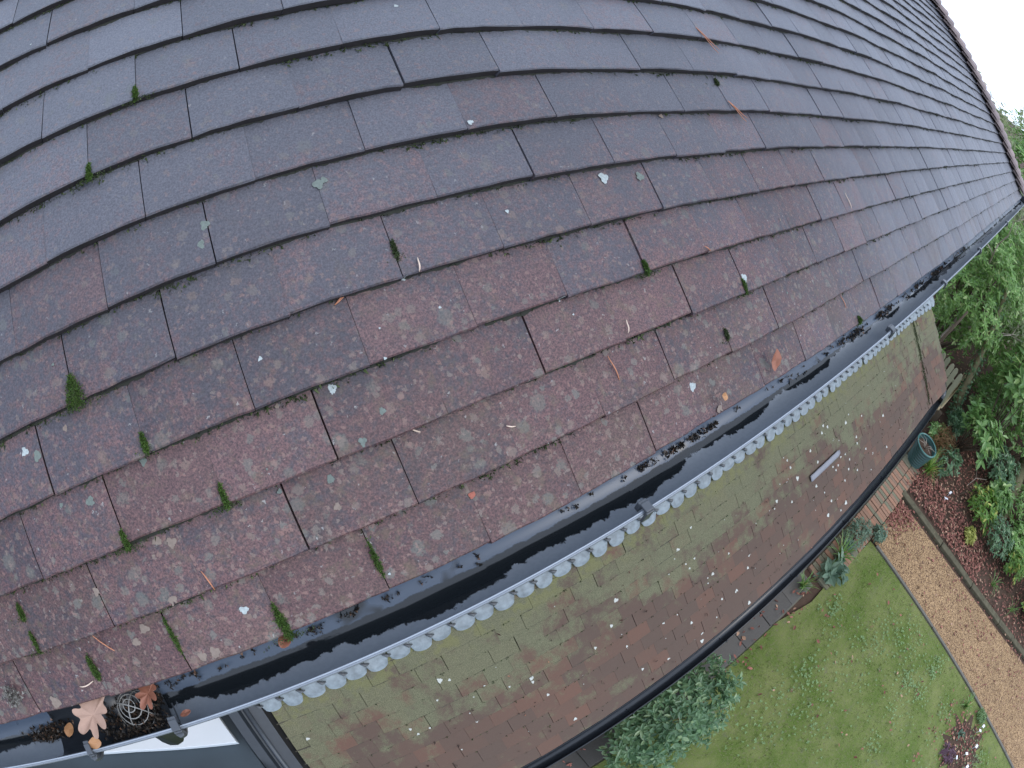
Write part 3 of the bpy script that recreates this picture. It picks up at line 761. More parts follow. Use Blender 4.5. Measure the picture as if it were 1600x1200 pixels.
def moss_clump(u, v, lu, lv, h, label, mat='moss', n=260, seed=0):
    """cushion in a tile joint: domed core plus spikes"""
    r = np.random.default_rng(seed); kk = int(v / G); ph = 0.5 * (kk % 2); js = (round(u / PITCH - ph) + ph) * PITCH
    if abs(js - u) < 0.03: u = js
    c = RP(u, v, on_tile(u, v) - 0.002)
    if lu < 0.0115: lu *= 0.68
    V = []; F = []; nr, na = 4, 10
    for i in range(nr):
        for j in range(na):
            a = 2 * PI * j / na; rr = (i + 0.3) / nr; wob = 1 + 0.25 * math.sin(3 * a + seed)
            V.append(tuple(RP(lu * rr * math.cos(a) * wob * (0.62 - 0.5 * rr * math.sin(a)), lv * rr * math.sin(a) * wob, h * (1 - rr * rr)) - RP(0, 0)))
    for i in range(nr - 1):
        for j in range(na): F.append((i * na + j, i * na + (j + 1) % na, (i + 1) * na + (j + 1) % na, (i + 1) * na + j))
    e = empty('moss_clump', c, label, 'moss', 'moss clumps in the tile joints')
    core = link('core', mesh_np('core', V, F, M['mossd']), e)
    th = r.uniform(0, 2 * PI, n); q = np.sqrt(r.uniform(0, 1, n))
    L = np.stack([lu * 1.15 * q * np.cos(th) * (0.70 - 0.55 * q * np.sin(th)) + r.normal(0, lu * 0.12, n), lv * q * np.sin(th), h * (1 - q * q)], 1)
    W = L @ np.array(RF).T
    Nn = np.stack([L[:, 0] / lu ** 2 * h, L[:, 1] / lv ** 2 * h, np.ones(n)], 1) @ np.array(RF).T
    Nn /= np.linalg.norm(Nn, axis=1)[:, None]
    V, F = tufts(W, Nn, r.uniform(0.0025, 0.0045, n), 4, 0.6, seed + 9, 0.22)
    link('fronds', mesh_np('fronds', V, F, M[mat]), e)
    m2 = 90; du = r.normal(0, 0.011 + lu, m2); dv = -lv * 0.85 + r.normal(0, 0.0025, m2) + np.abs(r.normal(0, 0.3, m2)) * lv * (np.abs(du) < lu)
    W = np.stack([du, dv, np.full(m2, 0.001)], 1) @ np.array(RF).T
    V, F = tufts(W, np.tile(out_n, (m2, 1)), r.uniform(0.0015, 0.0035, m2), 4, 0.9, seed + 5, 0.35)
    tag(link('film', mesh_np('film', V, F, M['mossd']), e), kind='stuff')
moss_clump(0.160, 0.400, 0.016, 0.024, 0.014, 'largest bright green moss cushion hanging over a tile edge at the left', n=420, seed=1)
moss_clump(0.247, 0.3045, 0.005, 0.014, 0.007, 'green moss wedge in a joint just right of the largest cushion', seed=2)
moss_clump(0.332, 0.205, 0.0045, 0.018, 0.005, 'thin moss streak in a joint two courses above the eaves tiles', seed=3)
moss_clump(0.163, 0.200, 0.0045, 0.014, 0.006, 'small moss tuft with a white speck left of the thin streak', seed=4)
moss_clump(-0.078, 0.158, 0.008, 0.014, 0.008, 'rounded green moss cushion at the lower left picture edge', seed=5)
moss_clump(0.336, 0.785, 0.0045, 0.013, 0.006, 'small moss tuft in a joint of the topmost courses at left', seed=6)
moss_clump(0.258, 0.681, 0.005, 0.014, 0.007, 'moss spike with a pale blade in an upper left joint', seed=7)
moss_clump(1.340, 0.205, 0.005, 0.016, 0.005, 'dark moss tuft below the white lichen on the right', seed=8)
moss_clump(1.086, 0.297, 0.004, 0.014, 0.005, 'moss wedge in a joint left of a white lichen disc', seed=9)
moss_clump(1.247, 0.130, 0.0035, 0.012, 0.004, 'dark moss speck above the gutter in the second course', 'mossd', seed=10)
moss_clump(1.862, 0.008, 0.011, 0.011, 0.010, 'olive moss ball on the tile edge above the far gutter', seed=11)
moss_clump(0.328, 0.018, 0.011, 0.030, 0.006, 'long green moss wedge running down to the gutter near the outlet', n=420, seed=12)
moss_clump(0.500, 0.042, 0.004, 0.034, 0.005, 'thin green moss line in an eaves tile joint mid gutter', seed=13)
moss_clump(0.010, 0.045, 0.009, 0.022, 0.007, 'moss cushion in the joint directly above the wire leaf guard', n=360, seed=14)
moss_clump(0.166, 0.045, 0.004, 0.040, 0.005, 'long moss line in the joint right of the leaf guard', n=300, seed=15)
moss_clump(-0.060, 0.112, 0.004, 0.018, 0.005, 'moss sliver below the rounded cushion at the left edge', seed=16)
moss_clump(0.655, 0.425, 0.003, 0.016, 0.003, 'dull moss stain with a few blades in mid roof joint', 'mossd', seed=17)
moss_clump(1.48, 0.655, 0.009, 0.010, 0.005, 'loose scrap of dark green moss on an upper course', 'mossd', seed=18)

# ------------------------------------------------------------------ pine needles and leaves on the roof and in the gutter
def needle(u, v, ang, L, label, mat='needle', pair=False, n0=0.004):
    e = empty('pine_needle', RP(u, v, on_tile(u, v) + n0 - 0.002), label, 'pine needle', 'pine needles fallen on the roof')
    for q in range(2 if pair else 1):
        a = ang + q * 0.16; pts = []
        for i in range(6):
            t = (i / 5 - (0 if pair else 0.5)) * L
            pts.append(RF @ Vector((t * math.cos(a) - 0.1 * t * t / L * math.sin(a), t * math.sin(a) + 0.25 * t * t / L * math.cos(a), 0.0015 + 0.002 * math.sin(i))))
        b = MB(); b.tube(pts, [0.0008, 0.0011, 0.0012, 0.0012, 0.001, 0.0006], 5); b.build('blade', M[mat], e, smooth=True)
needle(0.693, 0.397, 1.35, 0.020, 'short bleached needle in the middle of the roof', 'needlep')
needle(1.013, 0.214, 1.3, 0.022, 'short pale needle one course above the long curved one', 'needlep')
needle(0.967, 0.159, 1.75, 0.046, 'long curved orange needle right of the roof middle')
needle(0.565, 0.380, 0.35, 0.035, 'forked pair of needles tucked under a tile edge', 'needle', True)
needle(0.755, 0.143, -0.4, 0.016, 'tiny cream needle two courses above the gutter', 'needlep')
needle(0.620, 0.188, -0.65, 0.030, 'tan needle sticking out below a tile edge mid roof', 'needlep')
needle(1.778, 0.074, 1.9, 0.045, 'orange needle on the eaves tiles before the moss ball')
needle(1.500, 0.805, -1.1, 0.09, 'long forked brown needles on the upper right courses', 'needle', True)
needle(1.500, 0.605, -1.0, 0.075, 'brown forked needles below the moss scrap', 'needle', True)
needle(0.262, 0.112, 1.8, 0.03, 'rusty needle in the second course near the outlet')
needle(0.045, 0.075, -0.95, 0.075, 'reddish stalk lying along the joint above the leaf guard')
needle(-0.030, 0.026, 0.05, 0.032, 'straight straw-coloured needle beside the oak leaf', 'needlep')
needle(1.251, 0.297, -0.6, 0.02, 'short orange needle beside a white lichen', 'needle')
needle(1.96, 0.32, 1.7, 0.05, 'pinkish needle on the far right courses', 'needlep')

def leaf_obj(name, outline, origin, X, Y, Nn, mat, label, curl=0.2, size=1.0, cat='leaf', group='dead leaves by the gutter'):
    """flat-ish dead leaf: outline in unit coords, curled, with real thickness"""
    X, Y, Nn = [Vector(a).normalized() for a in (X, Y, Nn)]
    b = MB(); pts = []
    for x, y in outline:
        z = curl * (x * x * 0.6 + 0.15 * math.sin(5 * y))
        pts.append((X * x + Y * y + Nn * z) * size)
    c = Vector((0, 0, 0))
    for p in pts: c += p / len(pts)
    b.add([c - Nn * 0.05 * size] + pts, [(0, 1 + i, 1 + (i + 1) % len(pts)) for i in range(len(pts))])
    e = b.build(name, M[mat], None, loc=origin, solid=0.0006)
    tag(e, label, cat, group); return e
OAK = [(0, -.62), (.04, -.55), (.07, -.36), (.20, -.36), (.26, -.24), (.13, -.13), (.30, -.10), (.44, .04), (.38, .14), (.17, .10), (.30, .22), (.43, .40), (.34, .50), (.15, .34), (.14, .50), (.10, .66), (-.04, .68), (-.09, .52), (-.10, .34), (-.28, .44), (-.38, .34), (-.18, .12), (-.36, .10), (-.40, -.04), (-.14, -.14), (-.24, -.26), (-.16, -.36), (-.05, -.36), (-.03, -.55)]
def chaikin(P):
    Q = []
    for a, c in zip(P, P[1:] + P[:1]): Q += [(a[0] * .75 + c[0] * .25, a[1] * .75 + c[1] * .25), (a[0] * .25 + c[0] * .75, a[1] * .25 + c[1] * .75)]
    return Q
OAK = chaikin(chaikin(OAK))
ELL = [(0.32 * math.sin(2 * PI * i / 12) * (1 + 0.1 * math.sin(5 * i)), -0.5 * math.cos(2 * PI * i / 12)) for i in range(12)]
leaf_obj('oak_leaf', OAK, (-0.055, 0.012, 5.140), (0.5, 0.86, -0.15), (-0.86, 0.5, 0.05), (0.1, 0.1, 1), 'oak', 'lobed pale brown oak leaf hanging over the gutter at the outlet', 0.25, 0.078)
leaf_obj('oak_leaf', OAK, (0.066, 0.002, 5.126), (0.6, 0.7, 0.2), (-0.7, 0.6, 0.0), (0, 0, 1), 'rust', 'rust-coloured oak leaf stuck under the tile edge at the outlet', 0.3, 0.052)
leaf_obj('leaf', ELL, (-0.145, 0.016, 5.095), (0.8, 0.5, 0), (-0.5, 0.8, 0.2), (0, 0, 1), 'amber', 'small amber leaf floating in the gutter left of the oak leaf', 0.5, 0.03)
leaf_obj('leaf', ELL, (-0.085, 0.058, 5.127), (0.3, -0.6, 0.5), (0.9, 0.1, 0.1), (0, 0, 1), 'amber', 'curled orange leaf lodged behind the gutter clip', 0.6, 0.034)
leaf_obj('leaf', ELL, (0.110, 0.046, 5.105), (0.3, 0.6, 0.5), (0.9, -0.1, 0.1), (0, 0, 1), 'rust', 'small reddish leaf scrap in the gutter by the outlet clip', 0.7, 0.024)
leaf_obj('leaf', ELL, (0.325, 0.004, 5.140), (0.6, 0.7, 0.1), (-0.7, 0.6, 0.0), (0, 0, 1), 'rust', 'russet leaf scrap at the foot of the long moss wedge', 0.6, 0.028)
leaf_obj('leaf', ELL, RP(1.372, 0.043, 0.012), (0.6, 0.5, -0.5), (0.4, -0.7, 0.7), (0, 0.7, 0.7), 'rust', 'crumpled brown leaf on the eaves tiles above the far gutter', 0.9, 0.045)
leaf_obj('leaf', ELL, RP(1.19, 0.030, 0.008), (0.5, -0.6, 0.6), (-0.8, -0.4, 0.4), (0, 0.7, 0.7), 'amber', 'small tan leaf shred at the eaves left of the crumpled leaf', 0.7, 0.022)
# grey lump on the tile at the lower left corner
V, F = tufts(np.array([tuple(RP(-0.205 + random.gauss(0, .010), 0.045 + random.gauss(0, .008), 0.004)) for _ in range(90)]), np.tile(out_n, (90, 1)), rng.uniform(0.004, 0.008, 90), 4, 0.9, 11, 0.4)
tag(link('lichen_lump', mesh_np('lichen_lump', V, F, island_mat('grey_lump', (0.10, 0.095, 0.085), (0.24, 0.23, 0.21)))), 'grey crusty lichen lump on the lower left eaves tile', 'lichen')

# wire balloon leaf guard in the outlet
gd = empty('leaf_guard', (0.015, 0.010, 5.076), 'pale wire balloon leaf guard standing in the gutter outlet', 'leaf guard')
for i in range(2):
    a = 0.5 + PI * i / 2
    pts = [(0.039 * math.cos(PI * j / 10) * math.cos(a), 0.037 * math.cos(PI * j / 10) * math.sin(a), 0.046 * math.sin(PI * j / 10) - 0.008) for j in range(11)]
    b = MB(); b.tube(pts, 0.0012, 6); b.build('wire', M['wire'], gd, smooth=True)
for r0, z0 in ((0.038, 0.006), (0.031, 0.020), (0.022, 0.030), (0.012, 0.036)):
    b = MB(); b.tube([(r0 * math.cos(2 * PI * j / 20), r0 * 0.95 * math.sin(2 * PI * j / 20), z0) for j in range(21)], 0.0010, 5); b.build('ring', M['wire'], gd, smooth=True)

# silt, needles and rotted leaf along the gutter
P = []; S_ = []
for _ in range(900):
    x = random.uniform(-0.22, 3.6)
    dens = math.sin(x * 7.1) + math.sin(x * 17.3 + 1)
    y = -0.019 + abs(random.gauss(0, 0.004)) + (0.010 if x > 1.5 else 0) * random.random()
    if dens < 0.3 and random.random() < 0.85: continue
    P.append((x, y, GZ - math.sqrt(max(0, GR ** 2 - (y - GY) ** 2)) + 0.005)); S_.append(random.uniform(0.003, 0.006) * (1 + 0.2 * x))
for _ in range(420):
    x = random.gauss(0.02, 0.05); y = random.uniform(-0.01, 0.055)
    if -0.13 < x < 0.075: P.append((x, y, GZ - math.sqrt(max(0, GR ** 2 - (y - GY) ** 2)) + 0.006 + (0.02 * random.random() if y > 0.012 else 0))); S_.append(random.uniform(0.003, 0.007))
for _ in range(160):
    x = -0.21 + random.gauss(0, 0.03); y = random.uniform(-0.01, 0.02)
    P.append((x, y, GZ - 0.048)); S_.append(random.uniform(0.003, 0.006))
V, F = tufts(np.array(P), np.tile([0, 0, 1.0], (len(P), 1)), np.array(S_), 5, 0.8, 21, 0.5)
tag(link('gutter_silt', mesh_np('gutter_silt', V, F, M['silt'])), 'black silt and rotted leaf lying in the upper gutter', 'silt', kind='stuff')

# ------------------------------------------------------------------ plants
LEAF_V = np.array([(0, 0, 0), (-0.36, 0.28, 0.03), (0.36, 0.28, 0.03), (-0.42, 0.62, 0.02), (0.42, 0.62, 0.02), (0, 1, -0.10), (0, 0.45, -0.05)])
LEAF_F = np.array([(0, 2, 6), (2, 4, 6), (4, 5, 6), (5, 3, 6), (3, 1, 6), (1, 0, 6)])
def leaves(P, D, U, L, Wd, seed=0):
    """P roots, D directions, U approximate upper side, L lengths, Wd widths"""
    D = D / np.linalg.norm(D, axis=1)[:, None]
    S = np.cross(D, U); S /= np.linalg.norm(S, axis=1)[:, None] + 1e-9
    N = np.cross(S, D)
    V = (P[:, None] + LEAF_V[None, :, 0, None] * (S * Wd[:, None])[:, None] + LEAF_V[None, :, 1, None] * (D * L[:, None])[:, None]
         + LEAF_V[None, :, 2, None] * (N * L[:, None])[:, None]).reshape(-1, 3)
    F = (LEAF_F[None] + (np.arange(len(P)) * 7)[:, None, None]).reshape(-1, 3)
    return V, F

def shrub(name, label, base, ctr, rad, nw, leafL, mat, cat='shrub', per=7, aspect=0.42, seed=0, group=None, droop=0.15, stems=7, stem_mat='bark', inner=0.55, stem_r=0.012, tilt=(0.9, 1.35)):
    r = np.random.default_rng(seed); e = empty(name, base, label, cat, group)
    ctr = np.array(ctr, float); rad = np.array(rad, float)
    d = r.normal(0, 1, (nw, 3)); d[:, 2] = np.where(d[:, 2] < (-0.9 if rad[2] > 1 else -0.35), -d[:, 2], d[:, 2]); d /= np.linalg.norm(d, axis=1)[:, None]
    lump = 1 + 0.16 * np.sin(d[:, 0] * 7 + seed) * np.sin(d[:, 1] * 6 + 2 * seed) + 0.12 * np.sin(d[:, 2] * 9 + d[:, 0] * 5)
    q = inner + (1 - inner) * r.uniform(0, 1, nw) ** 0.6
    P = ctr + d * rad * (q * lump)[:, None]
    P[:, 2] = np.maximum(P[:, 2], 0.05)
    ax = d / rad * rad.mean() + np.array([0, 0, 0.7]) + r.normal(0, 0.25, (nw, 3)); ax /= np.linalg.norm(ax, axis=1)[:, None]
    t1 = np.cross(ax, r.normal(0, 1, (nw, 3))); t1 /= np.linalg.norm(t1, axis=1)[:, None]; t2 = np.cross(ax, t1)
    PP = np.repeat(P, per, 0); A = np.repeat(ax, per, 0); n = nw * per
    th = np.tile(np.arange(per) * 2 * PI / per, nw) + np.repeat(r.uniform(0, 6, nw), per) + r.normal(0, 0.25, n)
    el = r.uniform(tilt[0], tilt[1], n)
    side = np.repeat(t1, per, 0) * np.cos(th)[:, None] + np.repeat(t2, per, 0) * np.sin(th)[:, None]
    D = A * np.cos(el)[:, None] + side * np.sin(el)[:, None] - np.array([0, 0, droop])
    L = leafL * r.uniform(0.6, 1.2, n)
    PP = PP - A * (leafL * r.uniform(0, 0.7, n))[:, None]
    V, F = leaves(PP, D, A, L, L * aspect * r.uniform(0.8, 1.2, n), seed)
    link('foliage', mesh_np('foliage', V - np.array(base), F, M[mat]), e)
    b = MB(); bs = Vector(base)
    for i in range(stems):
        tip = Vector(P[r.integers(nw)]); mid = bs.lerp(tip, 0.5) + Vector(r.normal(0, 0.08, 3)) * rad.mean()
        b.tube([bs + Vector((r.normal(0, .03), r.normal(0, .03), 0)) - bs, mid - bs, tip - bs], [stem_r * 1.6, stem_r, stem_r * 0.35], 5)
    b.build('stems', M[stem_mat], e, smooth=True)
    return e

shrub('camellia_bush', 'glossy dark green bush on the paving below the lower gutter', (2.9, 0.8, 0), (2.98, 0.88, 0.42), (0.80, 0.48, 0.42), 720, 0.080, 'camel', per=5, seed=3, tilt=(0.7, 1.3), stem_mat='twig', stems=14, stem_r=0.006, aspect=0.46)
# plants along the foot of the wall and on the brick edging
shrub('broad_leaf_plant', 'broad-leaved light green plant against the wall beside the lawn', (6.15, 0.92, 0), (6.15, 0.98, 0.10), (0.22, 0.20, 0.12), 9, 0.21, 'grey_leaf', 'plant', per=6, seed=5, aspect=0.5, stems=3, stem_r=0.004)
shrub('feathery_plant', 'feathery blue-green plant spilling over the brick edging', (6.85, 0.85, 0), (6.85, 0.86, 0.14), (0.34, 0.22, 0.14), 130, 0.06, 'grey_leaf', 'plant', per=6, seed=6, stems=4, stem_r=0.003, aspect=0.35)
shrub('feathery_plant', 'small leafy clump at the corner of brick edging and gravel', (7.35, 1.14, 0), (7.35, 1.16, 0.09), (0.17, 0.12, 0.09), 45, 0.07, 'grey_leaf', 'plant', per=6, seed=7, stems=3, stem_r=0.003)
def strap(name, label, base, n, L, w, mat, seed, spread=1.0, cat='plant', group=None):
    r = np.random.default_rng(seed); e = empty(name, base, label, cat, group); Vs = []; Fs = []; nb = 0
    for i in range(n):
        a = r.uniform(0, 2 * PI); lean = r.uniform(0.25, 1.15) * spread; Li = L * r.uniform(0.6, 1.1); p = np.array([r.normal(0, .02), r.normal(0, .02), 0.0])
        dx = np.array([math.cos(a), math.sin(a), 0]); sx = np.array([-math.sin(a), math.cos(a), 0]); ang = PI / 2 - lean * 0.5
        rows = []
        for q in range(5):
            wd_ = w * (1 - (q / 4) ** 2 * 0.95); rows += [p - sx * wd_ / 2, p + sx * wd_ / 2]
            p = p + (dx * math.cos(ang) + np.array([0, 0, 1]) * math.sin(ang)) * Li / 4; ang -= 0.38 * lean
        Vs.append(np.array(rows)); Fs.append(np.array([(2 * q, 2 * q + 1, 2 * q + 3, 2 * q + 2) for q in range(4)]) + nb); nb += 10
    link('blades', mesh_np('blades', np.concatenate(Vs), np.concatenate(Fs), M[mat]), e)
    return e
strap('strap_plant', 'clump of narrow yellowing strap leaves against the wall', (6.45, 0.88, 0), 34, 0.42, 0.020, 'blade', 2)
strap('strap_plant', 'low grassy clump on the dark paving near the lawn corner', (5.62, 0.78, 0), 30, 0.30, 0.016, 'blade', 3)
strap('sedge_tuft', 'bright green arching grass tuft at the end of the brick edging', (9.50, 1.20, 0), 120, 0.46, 0.012, 'bright', 4, 1.2)
strap('iris_clump', 'green iris clump at the tip of the small flower bed', (6.88, 4.75, 0), 26, 0.34, 0.022, 'blade', 5, 1.1)
strap('strap_plant', 'sparse grassy shoots beside the kerb under the conifer', (9.22, 3.9, 0), 16, 0.40, 0.014, 'blade', 6, 1.3)
strap('strap_plant', 'second grassy shoots further along the kerb', (9.35, 4.75, 0), 16, 0.40, 0.014, 'blade', 7, 1.3)
strap('strap_plant', 'bent pale grassy shoots nearest the picture edge by the kerb', (9.55, 5.5, 0), 16, 0.42, 0.014, 'blade', 8, 1.3)
# the shaded bed on the right
shrub('rhododendron', 'young rhododendron with bright whorled leaves behind the teal pot', (10.9, 1.5, 0), (10.85, 1.72, 0.72), (0.55, 0.62, 0.45), 70, 0.20, 'rhodo', per=8, seed=11, stems=16, stem_r=0.010)
shrub('rhododendron', 'low blue-green shrub between the sedge tuft and the fallen leaves', (10.0, 1.45, 0), (10.0, 1.5, 0.20), (0.36, 0.28, 0.22), 60, 0.10, 'camel', per=6, seed=12, stem_r=0.005)
shrub('rhododendron', 'yellow-green shrub in the middle of the leaf-strewn bed', (10.0, 2.65, 0), (10.0, 2.7, 0.28), (0.50, 0.45, 0.28), 80, 0.13, 'bright', per=7, seed=13, stem_r=0.006)
shrub('rhododendron', 'mid green whorled shrub right of the yellow-green one', (10.7, 2.95, 0), (10.7, 2.95, 0.32), (0.42, 0.42, 0.30), 42, 0.18, 'rhodo', per=8, seed=14, stem_r=0.006)
shrub('evergreen_shrub', 'dense dark blue-green shrub beside the long mossy log', (9.78, 3.35, 0), (9.8, 3.4, 0.30), (0.42, 0.48, 0.30), 150, 0.085, 'camel', per=6, seed=15, stem_r=0.006)
shrub('evergreen_shrub', 'dark green shrub climbing the mossy log at the picture edge', (11.2, 3.9, 0), (11.1, 3.9, 0.5), (0.7, 0.7, 0.5), 220, 0.11, 'laurel', per=6, seed=16)
shrub('heather_bush', 'feathery olive bush overhanging the kerb by the picture edge', (10.4, 4.6, 0), (10.45, 4.75, 0.35), (0.62, 0.65, 0.35), 420, 0.10, 'heath', per=6, seed=17, aspect=0.10, stem_mat='twig', stems=12, stem_r=0.005, tilt=(0.3, 1.0))
shrub('bright_shrub', 'vivid green shrub by the kerb at the right edge', (9.75, 5.15, 0), (9.78, 5.2, 0.25), (0.28, 0.32, 0.25), 110, 0.10, 'bright', per=6, seed=18, stem_r=0.004)
shrub('variegated_shrub', 'yellow variegated shrub just behind the vivid green one', (10.25, 5.35, 0), (10.25, 5.35, 0.3), (0.3, 0.3, 0.26), 80, 0.08, 'varieg', per=6, seed=19, stem_r=0.004)
shrub('evergreen_shrub', 'low mixed greenery between the teal pot and the canes', (10.4, 0.85, 0), (10.4, 0.92, 0.14), (0.35, 0.2, 0.14), 60, 0.10, 'rhodo', per=6, seed=41, stem_r=0.005)
shrub('fern_clump', 'dry orange-brown fern clump beside the teal pot', (10.3, 1.05, 0), (10.3, 1.12, 0.18), (0.45, 0.3, 0.18), 120, 0.16, 'dryfern', 'plant', per=5, seed=42, aspect=0.12, stem_r=0.004)
shrub('evergreen_shrub', 'dark ivy-like shrub under the rhododendron by the log', (11.6, 2.6, 0), (11.6, 2.7, 0.30), (0.7, 0.6, 0.30), 170, 0.11, 'camel', per=6, seed=43, stem_r=0.006)
shrub('heather_bush', 'olive feathery bush in front of the mossy log', (11.3, 3.1, 0), (11.3, 3.0, 0.16), (0.8, 0.3, 0.16), 160, 0.12, 'heath', per=6, seed=44, aspect=0.12, stem_r=0.004)
shrub('evergreen_shrub', 'rounded green shrub between the olive bush and the log end', (10.35, 3.95, 0), (10.35, 3.95, 0.34), (0.5, 0.4, 0.34), 200, 0.09, 'laurel', per=6, seed=45, stem_r=0.006)
shrub('bright_shrub', 'leafy pale green shrub along the kerb at the lower right', (10.2, 6.1, 0), (10.2, 6.1, 0.35), (0.55, 0.6, 0.35), 240, 0.10, 'bright', per=6, seed=46, stem_r=0.006)
shrub('evergreen_shrub', 'dark shrub deep in the bed behind the feathery olive bush', (11.8, 5.2, 0), (11.8, 5.2, 0.6), (0.8, 0.9, 0.6), 320, 0.12, 'laurel', per=6, seed=47)
for i, (x_, y_, rx, rz, mt_, lab) in enumerate(((12.4, 1.6, 0.7, 0.55, 'rhodo', 'leafy shrub under the leaning ivy trunk'), (12.9, -0.3, 0.6, 0.6, 'laurel', 'laurel sapling deep behind the picket fence'), (12.8, 2.9, 0.8, 0.7, 'laurel', 'broad laurel bush behind the mossy log'), (12.6, 4.4, 0.9, 0.9, 'laurel', 'tall leafy bush beyond the log at the right edge'), (9.9, 4.15, 0.35, 0.28, 'bright', 'fresh green shrub between kerb and olive bush'), (9.35, 2.75, 0.16, 0.10, 'varieg', 'yellow-green seedling among the fallen leaves'), (11.15, 1.22, 0.32, 0.26, 'camel', 'bluish shrub between the canes and the rhododendron'))):
    shrub('leafy_shrub', lab, (x_, y_, 0), (x_, y_, rz), (rx, rx, rz), int(60 + 240 * rx), 0.07 + 0.07 * rx, mt_, per=6, seed=80 + i, stems=5, stem_r=0.006)
# laurels and trees behind the fence
shrub('cherry_laurel', 'large glossy laurel filling the corner behind the picket fence', (12.3, -0.4, 0), (12.3, -0.1, 2.3), (1.6, 1.2, 1.75), 2300, 0.125, 'laurel', 'shrub', per=6, seed=21, stems=7, stem_r=0.03, inner=0.62, aspect=0.38)
shrub('cherry_laurel', 'laurel with pale new leaves beyond the leaning mossy trunk', (13.3, 1.8, 0), (13.2, 1.9, 1.7), (1.3, 1.3, 1.6), 1700, 0.125, 'laurel', 'shrub', per=6, seed=22, stems=7, stem_r=0.025, inner=0.6, aspect=0.38)
shrub('rhododendron', 'rhododendron branch with long bright leaves at the right edge', (11.6, 2.0, 0), (11.4, 1.75, 1.75), (0.5, 0.6, 0.6), 60, 0.24, 'rhodo', 'shrub', per=8, seed=23, stems=12, stem_r=0.014)
shrub('cherry_laurel', 'dark laurel mass furthest back on the right', (15.5, 4.0, 0), (15.5, 4.0, 1.9), (1.6, 2.4, 2.0), 1300, 0.18, 'laurel', 'shrub', per=6, seed=24, stems=7, stem_r=0.025, inner=0.6)
shrub('cherry_laurel', 'tall shadowed laurel rising behind the far end of the gutter', (16.5, 0.0, 0), (16.5, 0.3, 2.4), (1.8, 2.0, 2.3), 1300, 0.18, 'laurel', 'shrub', per=6, seed=25, stems=7, stem_r=0.03, inner=0.6)

def bare_tree(name, label, base, h, spread, seed, nleaf, mat, trunk_r, bark='twig', leafL=0.09, lean=(0, 0), depth=4):
    r = random.Random(seed); e = empty(name, base, label, 'tree'); b = MB(); tips = []
    def grow(p, d, L, rad, lev):
        pts = [p]; q = p
        for i in range(4):
            d = (d + Vector((r.gauss(0, .13), r.gauss(0, .13), r.gauss(0.03, .08)))).normalized(); q = q + d * L / 4; pts.append(q)
        b.tube(pts, [rad * (1 - 0.13 * i) for i in range(5)], 7 if lev == 0 else 5)
        if lev >= 2: tips.extend(pts[2:])
        if lev < depth:
            for i in range(r.choice((2, 3, 3)) + (2 if lev == 0 else 0)):
                k = pts[r.randint(2, 4)]
                nd = (d + Vector((r.gauss(0, 1), r.gauss(0, 1), r.gauss(0.1, 0.6))) * spread).normalized()
                grow(k, nd, L * r.uniform(0.5, 0.75), rad * 0.5, lev + 1)
    grow(Vector((0, 0, 0)), Vector((lean[0], lean[1], 1)).normalized(), h * 0.5, trunk_r, 0)
    b.build('trunk', M[bark], e, smooth=True)
    rr = np.random.default_rng(seed)
    T = np.array([tuple(t) for t in tips]); idx = rr.integers(0, len(T), nleaf)
    P = T[idx] + rr.normal(0, 0.10, (nleaf, 3)); D = rr.normal(0, 1, (nleaf, 3)) - np.array([0, 0, 0.3]); L = leafL * rr.uniform(0.6, 1.3, nleaf)
    V, F = leaves(P, D, rr.normal(0, 1, (nleaf, 3)) + np.array([0, 0, 1.0]), L, L * 0.5)
    link('crown', mesh_np('crown', V, F, M[mat]), e)
bare_tree('bare_tree', 'thin pale-barked tree with sparse leaves beside the roof hip', (11.6, -0.3, 0), 5.0, 0.55, 4, 1500, 'pale', 0.06)
bare_tree('bare_tree', 'wispy half-bare tree standing beyond the bonnet hip tiles', (13.5, -1.5, 0), 5.4, 0.55, 9, 2600, 'pale', 0.07)
bare_tree('bare_tree', 'leafy background tree showing above the laurel by the hip', (15.5, -0.8, 0), 5.2, 0.6, 12, 4200, 'pale', 0.09, 'bark', 0.12)
for i, (x_, y_, h_, lab) in enumerate(((21, -4.5, 5.6, 'dense background tree nearest the roof hip'), (24, -0.5, 5.9, 'dense background tree behind the far gutter end'), (23, 4.0, 5.4, 'dense background tree at the far right'), (27, 9.0, 5.8, 'dense background tree furthest to the right'))):
    bt = shrub('background_tree', lab, (x_, y_, 0), (x_, y_, h_ * 0.52), (2.6, 2.9, h_ * 0.5), 1500, 0.30, 'pale' if i == 0 else 'laurel', 'tree', per=5, seed=60 + i, stems=5, stem_r=0.09, inner=0.7)
# leaning trunks and log
def trunk(name, label, pts, rad, mat, cat='trunk', ivy=0, seed=0):
    o = Vector(pts[0]); e = empty(name, o, label, cat)
    b = MB(); b.tube([Vector(p) - o for p in pts], rad, 9); b.build('stem', M[mat], e, smooth=True)
    if ivy:
        rr = np.random.default_rng(seed); t = rr.uniform(0, 1, ivy); A = np.array(pts)
        k = np.minimum((t * (len(pts) - 1)).astype(int), len(pts) - 2); f_ = (t * (len(pts) - 1) - k)[:, None]
        C = A[k] * (1 - f_) + A[k + 1] * f_ - np.array(pts[0]); d = rr.normal(0, 1, (ivy, 3)); d /= np.linalg.norm(d, axis=1)[:, None]
        V, F = leaves(C + d * 0.11, d + rr.normal(0, .6, d.shape), d, rr.uniform(.05, .1, ivy), rr.uniform(.04, .07, ivy))
        link('ivy', mesh_np('ivy', V, F, M['camel']), e)
trunk('leaning_trunk', 'leaning pale mossy trunk with ivy behind the picket fence', [(11.55, 1.0, 0.0), (11.5, 0.85, 0.66), (11.45, 0.68, 1.74), (11.4, 0.43, 3.0)], [0.08, 0.07, 0.06, 0.045], 'mossbark', ivy=420, seed=1)
